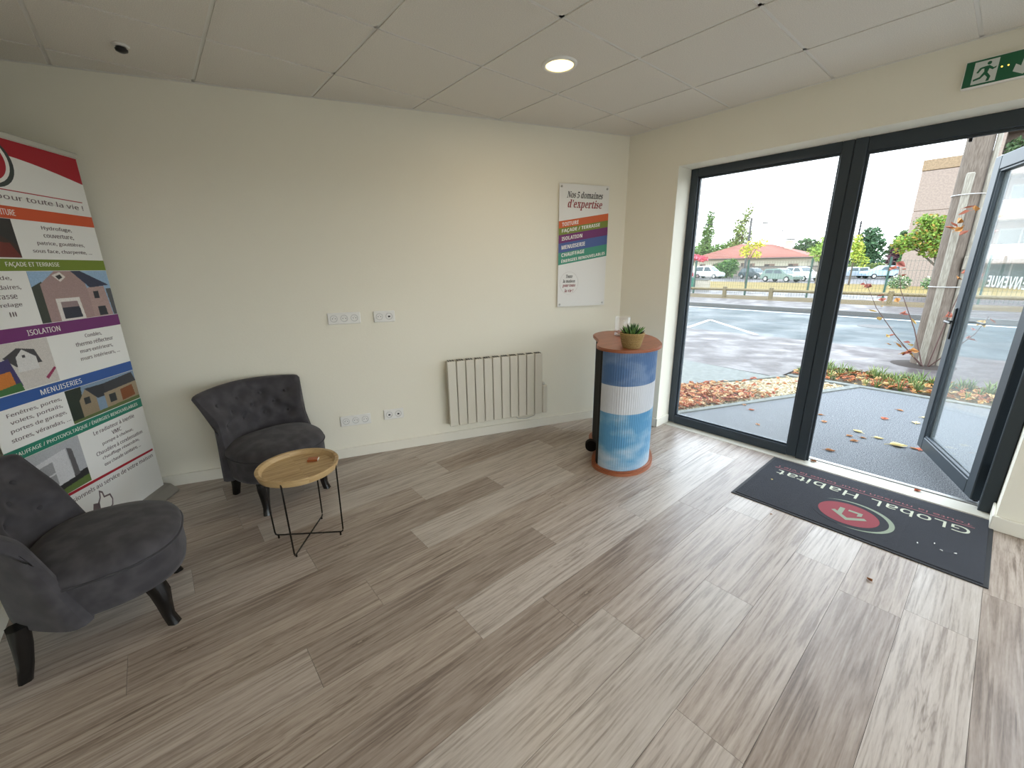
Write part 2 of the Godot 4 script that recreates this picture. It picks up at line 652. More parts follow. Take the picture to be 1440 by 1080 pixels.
func build_ceiling() -> void:
	var ce := structure("ceiling", "suspended ceiling of square mineral tiles in a metal grid")
	part("slab", bx(Vector3(XL - 0.2, 2.7, -4.2), Vector3(XW + 0.3, 2.9, ZF + 0.2)), mats.tile, ce)
	var room := poly([XL, back_z(XL), XW, back_z(XW), XW, ZF, XL, ZF])
	var ox := -0.183
	var oz := -3.3297
	for i in range(-1, 7):
		for j in range(-1, 11):
			var cell := rect(ox + 0.6 * i + 0.009, oz + 0.6 * j + 0.009, ox + 0.6 * i + 0.591, oz + 0.6 * j + 0.591)
			for piece in Geometry2D.intersect_polygons(cell, room):
				if piece.size() < 3: continue
				part("tile", slab(piece, CEIL, CEIL + 0.018), mats.tile, ce)
	for i in range(0, 7):
		var x := ox + 0.6 * i
		if x > XW: continue
		part("grid_rail", bx(Vector3(x - 0.012, CEIL + 0.005, back_z(x) + 0.006), Vector3(x + 0.012, CEIL + 0.03, ZF)), mats.tee, ce)
	for j in range(0, 11):
		var z := oz + 0.6 * j
		if z > ZF: continue
		var xb := minf(XW, (z - CB) / KB)
		part("grid_rail", bx(Vector3(XL, CEIL + 0.005, z - 0.012), Vector3(xb, CEIL + 0.03, z + 0.012)), mats.tee, ce)
	# wall angle along the back wall and the window wall
	var a := corner
	var b := Vector3(XL, 0, back_z(XL))
	var o := wall_nor * 0.018
	part("wall_angle", slab(poly([a.x, a.z, b.x, b.z, b.x + o.x, b.z + o.z, a.x + o.x, a.z + o.z]), CEIL - 0.002, CEIL), mats.tee, ce)
	part("wall_angle", bx(Vector3(XW - 0.018, CEIL - 0.002, corner.z), Vector3(XW, CEIL, ZF)), mats.tee, ce)

# ---------------------------------------------------------------- glazed front

func build_glazing() -> void:
	var d := 0.07
	var x1 := FX + d
	var w := structure("window_1", "tall fixed pane in a dark grey aluminium frame left of the door")
	var zl := OPEN_L + 0.002
	var zm := -0.81
	part("frame_stile", bx(Vector3(FX, 0.012, zl), Vector3(x1, OPEN_TOP, zl + 0.062), 0.004), mats.alu, w)
	part("frame_stile", bx(Vector3(FX, 0.012, zm - 0.066), Vector3(x1, OPEN_TOP, zm - 0.002), 0.004), mats.alu, w)
	part("frame_rail", bx(Vector3(FX, 0.006, zl + 0.062), Vector3(x1, 0.082, zm - 0.066), 0.004), mats.alu, w)
	part("frame_rail", bx(Vector3(FX, 2.148, zl + 0.062), Vector3(x1, OPEN_TOP, zm - 0.066), 0.004), mats.alu, w)
	var st := new_st()
	var g0 := zl + 0.062
	var g1 := zm - 0.066
	span(st, Vector3(FX + 0.018, 0.082, g0), Vector3(FX + 0.05, 0.094, g1), 0.003)
	span(st, Vector3(FX + 0.018, 2.136, g0), Vector3(FX + 0.05, 2.148, g1), 0.003)
	span(st, Vector3(FX + 0.018, 0.094, g0), Vector3(FX + 0.05, 2.136, g0 + 0.012), 0.003)
	span(st, Vector3(FX + 0.018, 0.094, g1 - 0.012), Vector3(FX + 0.05, 2.136, g1), 0.003)
	part("glazing_bead", st, mats.alu, w)
	part("pane", bx(Vector3(FX + 0.030, 0.094, g0 + 0.012), Vector3(FX + 0.036, 2.136, g1 - 0.012)), mats.pane, w)
	# the next glazed bay of the same front, outside the frame
	var w2 := structure("window_2", "second tall pane of the same dark framed front")
	part("frame_stile", bx(Vector3(FX, 0.012, WIN2_L), Vector3(x1, OPEN_TOP, WIN2_L + 0.062), 0.004), mats.alu, w2)
	part("frame_stile", bx(Vector3(FX, 0.012, WIN2_R - 0.062), Vector3(x1, OPEN_TOP, WIN2_R), 0.004), mats.alu, w2)
	part("frame_rail", bx(Vector3(FX, 0.012, WIN2_L + 0.062), Vector3(x1, 0.082, WIN2_R - 0.062), 0.004), mats.alu, w2)
	part("frame_rail", bx(Vector3(FX, 2.148, WIN2_L + 0.062), Vector3(x1, OPEN_TOP, WIN2_R - 0.062), 0.004), mats.alu, w2)
	part("pane", bx(Vector3(FX + 0.03, 0.082, WIN2_L + 0.062), Vector3(FX + 0.036, 2.148, WIN2_R - 0.062)), mats.pane, w2)
	var w3 := structure("window_3", "tall pane in the wall opposite the long wall")
	var za := ZF + 0.1
	part("frame_stile", bx(Vector3(WIN3_L, 0.012, za), Vector3(WIN3_L + 0.062, OPEN_TOP, za + d), 0.004), mats.alu, w3)
	part("frame_stile", bx(Vector3(WIN3_R - 0.062, 0.012, za), Vector3(WIN3_R, OPEN_TOP, za + d), 0.004), mats.alu, w3)
	part("frame_stile", bx(Vector3((WIN3_L + WIN3_R) / 2 - 0.04, 0.082, za), Vector3((WIN3_L + WIN3_R) / 2 + 0.04, 2.148, za + d), 0.004), mats.alu, w3)
	part("frame_rail", bx(Vector3(WIN3_L + 0.062, 0.012, za), Vector3(WIN3_R - 0.062, 0.082, za + d), 0.004), mats.alu, w3)
	part("frame_rail", bx(Vector3(WIN3_L + 0.062, 2.148, za), Vector3(WIN3_R - 0.062, OPEN_TOP, za + d), 0.004), mats.alu, w3)
	part("pane", bx(Vector3(WIN3_L + 0.062, 0.082, za + 0.03), Vector3((WIN3_L + WIN3_R) / 2 - 0.04, 2.148, za + 0.036)), mats.pane, w3)
	part("pane", bx(Vector3((WIN3_L + WIN3_R) / 2 + 0.04, 0.082, za + 0.03), Vector3(WIN3_R - 0.062, 2.148, za + 0.036)), mats.pane, w3)
	# door frame
	var t := structure("trim_2", "dark grey aluminium door frame")
	part("jamb", bx(Vector3(FX - 0.004, 0.0, zm), Vector3(x1, OPEN_TOP + 0.004, -0.742), 0.004), mats.alu, t)
	part("jamb", bx(Vector3(FX, 0.0, 0.15), Vector3(x1, OPEN_TOP, OPEN_R - 0.002), 0.004), mats.alu, t)
	part("head", bx(Vector3(FX, 2.128, -0.742), Vector3(x1, OPEN_TOP, 0.15), 0.004), mats.alu, t)
	part("stop", bx(Vector3(FX + 0.012, 0.0, -0.742), Vector3(FX + 0.034, 2.128, -0.728), 0.002), mats.alu, t)
	part("stop", bx(Vector3(FX + 0.012, 2.114, -0.728), Vector3(FX + 0.034, 2.128, 0.15), 0.002), mats.alu, t)
	part("head_clip", bx(Vector3(FX + 0.05, 2.10, -0.305), Vector3(FX + 0.066, 2.128, -0.29), 0.002), mats.black, t)
	# the leaf, swung outwards about its hinge side
	var leaf := structure("door_1", "open glazed door leaf with dark grey aluminium frame")
	var dir := Vector3(0.932, 0, -0.363).normalized()
	leaf.transform = Transform3D(Basis(dir, Vector3.UP, dir.cross(Vector3.UP)), Vector3(3.676, 0.0, 0.142))
	# local: x from the hinge to the free edge, -z is the face seen from the room
	var lw := 0.93
	var y0 := 0.02
	var y1 := 2.135
	var th := 0.033
	part("stile", bx(Vector3(0, y0, -th), Vector3(0.088, y1, th), 0.005), mats.alu, leaf)
	part("stile", bx(Vector3(lw - 0.088, y0, -th), Vector3(lw, y1, th), 0.005), mats.alu, leaf)
	part("rail", bx(Vector3(0.088, y0, -th), Vector3(lw - 0.088, y0 + 0.1, th), 0.005), mats.alu, leaf)
	part("rail", bx(Vector3(0.088, y1 - 0.09, -th), Vector3(lw - 0.088, y1, th), 0.005), mats.alu, leaf)
	st = new_st()
	for s in [-1.0, 1.0]:
		var z = 0.016 * s
		span(st, Vector3(0.088, y0 + 0.1, z - 0.01), Vector3(lw - 0.088, y0 + 0.114, z + 0.01), 0.003)
		span(st, Vector3(0.088, y1 - 0.104, z - 0.01), Vector3(lw - 0.088, y1 - 0.09, z + 0.01), 0.003)
		span(st, Vector3(0.088, y0 + 0.114, z - 0.01), Vector3(0.102, y1 - 0.104, z + 0.01), 0.003)
		span(st, Vector3(lw - 0.102, y0 + 0.114, z - 0.01), Vector3(lw - 0.088, y1 - 0.104, z + 0.01), 0.003)
	part("glazing_bead", st, mats.alu, leaf)
	part("pane", bx(Vector3(0.102, y0 + 0.114, -0.003), Vector3(lw - 0.102, y1 - 0.104, 0.003)), mats.pane, leaf)
	part("seal", bx(Vector3(0.01, y0 - 0.012, -0.01), Vector3(lw - 0.01, y0, 0.01)), mats.gasket, leaf)
	for s in [-1.0, 1.0]:
		var hp := part("handle", bx(Vector3(lw - 0.062, 0.90, s * th), Vector3(lw - 0.03, 1.13, s * (th + 0.010)), 0.003), mats.black, leaf)
		part("lever", bar([Vector3(lw - 0.046, 1.03, s * (th + 0.008)), Vector3(lw - 0.046, 1.03, s * (th + 0.05)), Vector3(lw - 0.075, 1.03, s * (th + 0.056)), Vector3(lw - 0.165, 1.03, s * (th + 0.056))], 0.008, 8), mats.black, hp)
	for y in [0.22, 1.1, 1.93]:
		part("hinge", bar([Vector3(-0.012, y - 0.05, 0.03), Vector3(-0.012, y + 0.05, 0.03)], 0.011, 10), mats.alu, leaf)
	var lt := letters("lettering", "BIENVENUE", leaf, Vector3(0.385, 1.33, 0.004), Vector3.RIGHT, Vector3.UP, 0.56, 0.072, mats.vinyl)
	tag(lt, "white welcome lettering on the glass, mirrored from indoors")

# ---------------------------------------------------------------- ground outside

func ground(called: String, label: String, pts: Array, y: float, m: Material, depth := 0.2) -> MeshInstance3D:
	var o := part(called, slab(poly(pts), y - depth, y), m, self)
	tag(o, label, "", "", "structure")
	return o

func tri_mat(c: Color, rough: float, scale: float, sd: int, freq: float, lo: Color, hi: Color, bump := 0.0, rough_lo := -1.0, rough_hi := -1.0) -> StandardMaterial3D:
	var m := mat(c, rough)
	m.albedo_texture = noise_tex(sd, freq, lo, hi)
	m.uv1_triplanar = true
	m.uv1_world_triplanar = true
	m.uv1_scale = Vector3.ONE * scale
	if bump > 0.0:
		m.normal_enabled = true
		m.normal_texture = bump_tex(sd + 1, freq * 2.0, 6.0)
		m.normal_scale = bump
	if rough_lo >= 0.0:
		m.roughness = 1.0
		m.roughness_texture = noise_tex(sd + 2, freq * 0.5, Color(rough_lo, rough_lo, rough_lo), Color(rough_hi, rough_hi, rough_hi))
	return m

func build_outside_ground() -> void:
	var asphalt := tri_mat(color(146, 149, 151), 0.6, 0.8, 31, 0.3, Color(0.45, 0.45, 0.46), Color(1, 1, 1), 0.6, 0.3, 0.8)
	var foot := tri_mat(color(86, 80, 79), 0.5, 0.3, 34, 0.02, Color(0.9, 0.89, 0.89), Color(1, 1, 1), 0.12, 0.28, 0.5)
	var road := tri_mat(color(72, 80, 82), 0.4, 0.1, 37, 0.02, Color(0.86, 0.87, 0.87), Color(1, 1, 1), 0.1, 0.34, 0.55)
	var conc := tri_mat(color(120, 122, 117), 0.6, 0.5, 40, 0.06, Color(0.88, 0.88, 0.88), Color(1, 1, 1), 0.1, 0.55, 0.85)
	var verge := tri_mat(color(108, 90, 54), 0.95, 0.4, 43, 0.1, Color(0.62, 0.6, 0.5), Color(1.0, 1.0, 1.0), 0.5)
	var lawn := tri_mat(color(142, 118, 62), 0.95, 0.12, 46, 0.06, Color(0.75, 0.78, 0.62), Color(1, 1, 1), 0.4)
	var kerbm := tri_mat(color(98, 96, 93), 0.8, 1.0, 49, 0.1, Color(0.8, 0.8, 0.8), Color(1, 1, 1), 0.2)
	mats.kerb = kerbm
	for w in [asphalt, foot, road, conc]: w.metallic_specular = 0.18
	mats.conc = conc
	var y := -0.03
	ground("porch_paving", "dark wet asphalt outside the open door", [3.69, -2.05, 6.44, -0.93, 6.44, 9.0, -8.0, 9.0, -8.0, 2.82, 3.69, 2.82], y, asphalt)
	ground("gravel_bed", "gravel strip with fallen leaves outside the fixed pane", [3.67, -2.12, 6.43, -1.02, 6.43, -1.70, 4.9, -2.5, 3.67, -3.2], y - 0.01, tri_mat(color(190, 172, 130), 0.9, 1.5, 52, 0.2, Color(0.7, 0.65, 0.55), Color(1, 1, 1), 0.5))
	ground("concrete_pad", "pale concrete apron beyond the gravel", [3.67, -3.27, 4.9, -2.57, 6.26, -1.86, 6.40, -3.2, 6.6, -14.0, 3.67, -14.0], y + 0.002, conc)
	ground("footpath", "pinkish wet asphalt pavement beside the road", [6.31, -1.80, 7.40, -1.76, 7.40, 14.0, 9.86, 14.0, 9.86, -14.0, 9.86, -30.0, 6.62, -30.0, 6.42, -3.2], y - 0.004, foot)
	ground("planting_strip", "narrow bed of weeds and fallen leaves beyond the porch", [6.53, -1.74, 7.38, -1.74, 7.38, 9.0, 6.53, 9.0], y - 0.002, tri_mat(color(92, 78, 56), 0.95, 1.2, 55, 0.1, Color(0.6, 0.6, 0.55), Color(1, 1, 1), 0.5))
	var rd := ground("road", "wet grey street across the view", [9.87, -60.0, 15.5, -60.0, 15.5, 30.0, 9.87, 30.0], y - 0.005, road)
	# stone edgings
	var e := structure("trim_3", "pale stone edging around the porch paving")
	part("edging", slab(poly([3.67, -2.12, 3.67, -2.06, 6.47, -0.93, 6.47, -1.02]), -0.2, y + 0.012), conc, e)
	part("edging", bx(Vector3(6.45, -0.2, -1.74), Vector3(6.53, y + 0.015, 9.0), 0.006), conc, e)
	part("edging", slab(poly([3.67, -3.27, 4.9, -2.57, 6.40, -1.80, 6.40, -1.72, 4.9, -2.5, 3.67, -3.2]), -0.2, y + 0.01), conc, e)
	part("edging", bx(Vector3(7.38, -0.2, -1.74), Vector3(7.44, y + 0.02, 9.0), 0.006), conc, e)
	# road paint
	var paint := tri_mat(color(216, 218, 216), 0.5, 0.8, 58, 0.1, Color(0.8, 0.8, 0.8), Color(1, 1, 1))
	for a in [[Vector2(9.95, -4.95), Vector2(11.8, -5.25)], [Vector2(11.8, -5.25), Vector2(9.93, -3.38)]]:
		var p: Vector2 = a[0]
		var q: Vector2 = a[1]
		var o := (q - p).orthogonal().normalized() * 0.05
		part("marking", slab(PackedVector2Array([p - o, q - o, q + o, p + o]), y - 0.01, y - 0.002), paint, rd)
	part("marking", bx(Vector3(15.05, y - 0.01, -60), Vector3(15.2, y - 0.002, 30)), paint, rd)
	part("manhole_cover", turned([Vector2(0.34, y - 0.01), Vector2(0.34, y), Vector2(0.3, y), Vector2(0, y)], 24, true), mats.kerb, rd, Transform3D(Basis.IDENTITY, Vector3(13.2, 0.0, -1.9)))
	# beyond the road
	ground("kerb_far", "grey kerb on the far side of the street", [15.5, -60.0, 15.66, -60.0, 15.66, 30.0, 15.5, 30.0], 0.09, kerbm)
	ground("sidewalk_far", "light wet sidewalk across the street", [15.66, -60.0, 18.4, -60.0, 18.4, 30.0, 15.66, 30.0], 0.07, foot)
	ground("verge_far", "brown grass verge across the street", [18.4, -60.0, 20.9, -60.0, 20.9, 30.0, 18.4, 30.0], 0.06, verge)
	ground("path_far", "grey path along the mesh fence", [20.9, -60.0, 24.5, -60.0, 24.5, 30.0, 20.9, 30.0], 0.04, foot)
	# lawn falling gently to the car park
	var st := new_st()
	var a := Vector3(24.5, 0.04, -90)
	var b := Vector3(24.5, 0.04, 40)
	var c := Vector3(52, -0.52, 40)
	var d := Vector3(52, -0.52, -90)
	var dn := Vector3(0, -0.3, 0)
	var mid := (a + c) * 0.5 + dn * 0.5
	face(st, [a, b, c, d], mid)
	face(st, [a + dn, b + dn, c + dn, d + dn], mid)
	face(st, [a, b, b + dn, a + dn], mid)
	face(st, [c, d, d + dn, c + dn], mid)
	face(st, [b, c, c + dn, b + dn], mid)
	face(st, [a, d, d + dn, a + dn], mid)
	var lw := part("lawn", st, lawn, self)
	tag(lw, "dry yellow lawn behind the mesh fence", "", "", "structure")
	ground("car_park", "grey car park beyond the lawn", [52.0, -90.0, 160.0, -90.0, 160.0, 40.0, 52.0, 40.0], -0.55, foot)

# ---------------------------------------------------------------- chairs and the little table

func seat_plan(t: float) -> Vector2:
	var c := cos(t)
	var s := sin(t)
	var x := 0.28 * signf(c) * pow(absf(c), 0.78)
	if s >= 0.0: return Vector2(x, 0.022 + 0.288 * pow(s, 0.84))
	return Vector2(x * (1.0 - 0.10 * pow(-s, 2.0)), 0.022 - 0.2 * pow(-s, 0.84))

func rings_mesh(levels: Array, seg: int) -> SurfaceTool:
	var st := new_st()
	for j in levels.size() - 1:
		var p: Vector2 = levels[j]
		var q: Vector2 = levels[j + 1]
		for i in seg:
			var a0 := seat_plan(TAU * i / seg)
			var a1 := seat_plan(TAU * (i + 1) / seg)
			var o := Vector2(0, 0.022)
			var f := func(v: Vector2, l: Vector2) -> Vector3:
				var r := o + (v - o) * l.x
				return Vector3(r.x, l.y, r.y)
			quad(st, f.call(a1, p), f.call(a1, q), f.call(a0, q), f.call(a0, p), 0)
	return st

# the back shell: u runs round the chair (-1 to 1), v up; side 0 is the padded inside
func back_point(u: float, v: float, inner: bool, dents: Array) -> Vector3:
	var fl := 0.055 * pow(smoothstep(0.66, 1.0, v), 1.5)
	var w := lerpf(0.262, 0.252, smoothstep(0.0, 0.6, v)) + fl
	var zc := lerpf(-0.17, -0.225, v) - fl
	var ze := lerpf(0.035, -0.12, v) - fl * 0.8
	var x := w * u
	var z := lerpf(zc, ze, u * u)
	var nr := Vector2((ze - zc) * 2.0 * u, -w).normalized()
	var au := absf(u)
	var rim := 1.0 if au < 0.9 else 0.3 + 0.7 * sqrt(maxf(0.0, 1.0 - pow((au - 0.9) / 0.1, 2.0)))
	var thick := lerpf(0.078, 0.046, minf(1.0, v * 1.25)) + 0.012 * smoothstep(0.85, 1.0, v)
	var d := 0.5 * thick * (1.0 - rim) if inner else 0.5 * thick * (1.0 + rim)
	var y := lerpf(0.205, 0.715 - 0.018 * u * u, v)
	if inner:
		d -= 0.008
		for q in dents:
			var du: float = (u - q.x) * 0.27
			var dv: float = (v - q.y) * 0.51
			d += 0.030 * exp(-(du * du + dv * dv) / 0.0009)
	return Vector3(x + nr.x * d, y, z + nr.y * d)

func make_chair(label: String) -> Node3D:
	var ch := thing("tub_chair", label, "chair", Vector3.ZERO, 0.0, "grey velvet tub chairs")
	var seg := 56
	part("seat_base", rings_mesh([Vector2(0.0, 0.205), Vector2(0.9, 0.207), Vector2(0.965, 0.215), Vector2(0.985, 0.24), Vector2(0.985, 0.352)], seg), mats.velvet, ch)
	part("seat_cushion", rings_mesh([Vector2(0.985, 0.352), Vector2(1.0, 0.362), Vector2(0.995, 0.378), Vector2(0.96, 0.396), Vector2(0.86, 0.415), Vector2(0.65, 0.43), Vector2(0.35, 0.438), Vector2(0.0, 0.441)], seg), mats.velvet, ch)
	var loop := []
	for i in seg:
		var q := seat_plan(TAU * i / seg)
		loop.append(Vector3(q.x * 1.0, 0.357, q.y))
	part("piping", bar(loop, 0.006, 6, true), mats.velvet_dark, ch)
	var dents := [Vector2(-0.72, 0.60), Vector2(-0.24, 0.60), Vector2(0.24, 0.60), Vector2(0.72, 0.60), Vector2(-0.48, 0.73), Vector2(0.0, 0.73), Vector2(0.48, 0.73), Vector2(-0.72, 0.85), Vector2(-0.24, 0.85), Vector2(0.24, 0.85), Vector2(0.72, 0.85)]
	var st := new_st()
	var nu := 64
	var rows := []
	for k in 29: rows.append([k / 28.0, true])
	var prof := rows.size()
	var grid := []
	for i in nu + 1:
		var u := -1.0 + 2.0 * i / nu
		var col := []
		for k in prof: col.append(back_point(u, rows[k][0], true, dents))
		# the rolled top edge
		var ti := back_point(u, 1.0, true, [])
		var to := back_point(u, 1.0, false, [])
		var rc := (ti + to) * 0.5
		var hr := (to - ti) * 0.5
		for k in range(1, 8):
			var a := PI * k / 8.0
			col.append(rc - hr * cos(a) + Vector3.UP * sin(a) * hr.length() * 0.9)
		for k in range(14, -1, -1): col.append(back_point(u, k / 14.0, false, []))
		grid.append(col)
	for i in nu:
		for k in grid[0].size() - 1:
			quad(st, grid[i][k], grid[i + 1][k], grid[i + 1][k + 1], grid[i][k + 1], 0)
	# end caps follow the cross-section
	for i in [0, nu]:
		var col: Array = grid[i]
		var n: int = col.size()
		for k in range(0, n / 2):
			var a: Vector3 = col[k]
			var b: Vector3 = col[k + 1]
			var c: Vector3 = col[n - 2 - k]
			var d: Vector3 = col[n - 1 - k]
			var outw := Vector3(signf(i - 1.0) * 0.0, 0, 1)
			face(st, [a, b, c, d], (a + c) * 0.5 - outw, 1)
	part("backrest", st, mats.velvet, ch)
	for d in dents:
		var p := back_point(d.x, d.y, true, dents)
		var n := Vector3(-p.x, 0.1, -p.z).normalized()
		var s := SphereMesh.new()
		s.radius = 0.012
		s.height = 0.024
		s.radial_segments = 12
		s.rings = 6
		var z := n
		var x := Vector3.UP.cross(z).normalized()
		part("button", s, mats.velvet_dark, ch, Transform3D(Basis(x, z.cross(x), z * 0.55), p + n * 0.002))
	# legs: curved front pair, straight back pair
	for s in [-1.0, 1.0]:
		part("leg", leg_shape(Vector3(0.175 * s, 0.225, 0.185), [Vector2(0, 0.0), Vector2(0.022, -0.06), Vector2(0.026, -0.12), Vector2(0.03, -0.18), Vector2(0.045, -0.225)], [0.034, 0.031, 0.024, 0.019, 0.021], Vector3(s * 0.5, 0, 0.86)), mats.leg_black, ch)
	for s in [-1.0, 1.0]:
		part("leg", leg_shape(Vector3(0.19 * s, 0.225, -0.185), [Vector2(0, 0.0), Vector2(0.006, -0.08), Vector2(0.016, -0.16), Vector2(0.03, -0.225)], [0.03, 0.027, 0.022, 0.019], Vector3(s * 0.35, 0, -0.94)), mats.leg_black, ch)
	return ch

func leg_shape(top: Vector3, path: Array, half: Array, outw: Vector3) -> SurfaceTool:
	var st := new_st()
	var o := outw.normalized()
	var side := Vector3.UP.cross(o)
	var rings := []
	for k in path.size():
		var p: Vector2 = path[k]
		var c := top + o * p.x + Vector3.UP * p.y
		var h: float = half[k]
		var ring := []
		for q in [[-1.0, -0.6], [-0.6, -1.0], [0.6, -1.0], [1.0, -0.6], [1.0, 0.6], [0.6, 1.0], [-0.6, 1.0], [-1.0, 0.6]]:
			ring.append(c + side * h * q[0] + o * h * q[1])
		rings.append(ring)
	for k in rings.size() - 1:
		for i in 8:
			quad(st, rings[k][i], rings[k][(i + 1) % 8], rings[k + 1][(i + 1) % 8], rings[k + 1][i], 0)
	face(st, rings[0], top + Vector3.DOWN)
	face(st, rings[rings.size() - 1], top)
	return st

func build_furniture() -> void:
	var a := make_chair("dark grey velvet tub chair standing against the long wall, behind the round table")
	a.position = Vector3(0.435, 0.0, -2.965)
	a.rotation.y = atan2(0.235, 0.972)
	var b := a.duplicate()
	b.name = numbered("tub_chair")
	add_child(b)
	b.set_meta("label", "grey velvet tub chair at the left edge, nearest the camera, in front of the banner")
	b.position = Vector3(-0.395, 0.0, -2.265)
	b.rotation.y = atan2(0.996, 0.07)
	# tray table
	var t := thing("tray_table", "small round oak tray table on thin black wire legs", "table", Vector3(0.43, 0, -2.292))
	part("tray", turned([Vector2(0.0, 0.416), Vector2(0.187, 0.416), Vector2(0.193, 0.418), Vector2(0.2035, 0.450), Vector2(0.2035, 0.4525), Vector2(0.2015, 0.4545), Vector2(0.186, 0.4545), Vector2(0.184, 0.4525), Vector2(0.1765, 0.4335), Vector2(0.1735, 0.431), Vector2(0.0, 0.431)], 72, true), mats.oak, t)
	for k in 2:
		var ang := [127.6, 36.4][k] as float
		var d := Vector3(cos(deg_to_rad(ang)), 0, sin(deg_to_rad(ang)))
		var yy := 0.014 + 0.007 * k
		var path := [d * 0.196 + Vector3(0, 0.44, 0), d * 0.187 + Vector3(0, yy + 0.02, 0), d * 0.184 + Vector3(0, yy + 0.006, 0), d * 0.176 + Vector3(0, yy, 0), -d * 0.176 + Vector3(0, yy, 0), -d * 0.184 + Vector3(0, yy + 0.006, 0), -d * 0.187 + Vector3(0, yy + 0.02, 0), -d * 0.196 + Vector3(0, 0.44, 0)]
		var lf := part("wire_leg", bar(path, 0.0042, 8), mats.leg_black, t)
		for s in [-1.0, 1.0]:
			part("foot", bar([d * 0.17 * s + Vector3(0, 0.0, 0), d * 0.17 * s + Vector3(0, yy, 0)], 0.005, 8), mats.leg_black, lf)
	# the little box on the tray
	var mb := thing("match_box", "tiny copper and white box lying on the oak tray", "box", Vector3(0.515, 0.4312, -2.33), -0.5)
	part("sleeve", bx(Vector3(-0.026, 0, -0.018), Vector3(0.026, 0.013, 0.018), 0.001), mats.copper, mb)
	part("tray_end", bx(Vector3(-0.0265, 0.002, -0.0165), Vector3(0.03, 0.0115, 0.0165), 0.001), mats.white, mb)
	build_banner()

# ---------------------------------------------------------------- roll-up banner

func fill_poly(im: Image, pts: PackedVector2Array, c: Color) -> void:
	var w := im.get_width()
	var h := im.get_height()
	var lo := Vector2(1, 1)
	var hi := Vector2.ZERO
	for p in pts:
		lo = lo.min(p)
		hi = hi.max(p)
	for y in range(maxi(0, int(lo.y * h)), mini(h, int(hi.y * h) + 1)):
		for x in range(maxi(0, int(lo.x * w)), mini(w, int(hi.x * w) + 1)):
			if Geometry2D.is_point_in_polygon(Vector2((x + 0.5) / w, (y + 0.5) / h), pts): im.set_pixel(x, y, c)

func picture(parts: Array, sd: int) -> StandardMaterial3D:
	var im := Image.create(180, 110, false, Image.FORMAT_RGB8)
	for p in parts: fill_poly(im, poly(p[1]), p[0])
	var r := RandomNumberGenerator.new()
	r.seed = sd
	for y in 110:
		for x in 180:
			var c := im.get_pixel(x, y)
			var k := r.randf_range(0.93, 1.05)
			im.set_pixel(x, y, Color(c.r * k, c.g * k, c.b * k).clamp())
	var m := mat(Color.WHITE, 0.5)
	m.albedo_texture = ImageTexture.create_from_image(im)
	return m

func uv_plate(x0: float, y0: float, x1: float, y1: float) -> SurfaceTool:
	var st := new_st()
	st.set_smooth_group(-1)
	var v := [Vector3(x0, y0, 0), Vector3(x0, y1, 0), Vector3(x1, y1, 0), Vector3(x1, y0, 0)]
	var uv := [Vector2(0, 1), Vector2(0, 0), Vector2(1, 0), Vector2(1, 1)]
	for k in [0, 1, 2, 0, 2, 3]:
		st.set_uv(uv[k])
		st.add_vertex(v[k])
	for k in 4:
		st.set_uv(uv[k])
		face(st, [v[k], v[(k + 1) % 4], v[(k + 1) % 4] + Vector3(0, 0, -0.0006), v[k] + Vector3(0, 0, -0.0006)], Vector3((x0 + x1) / 2, (y0 + y1) / 2, 0))
	return st

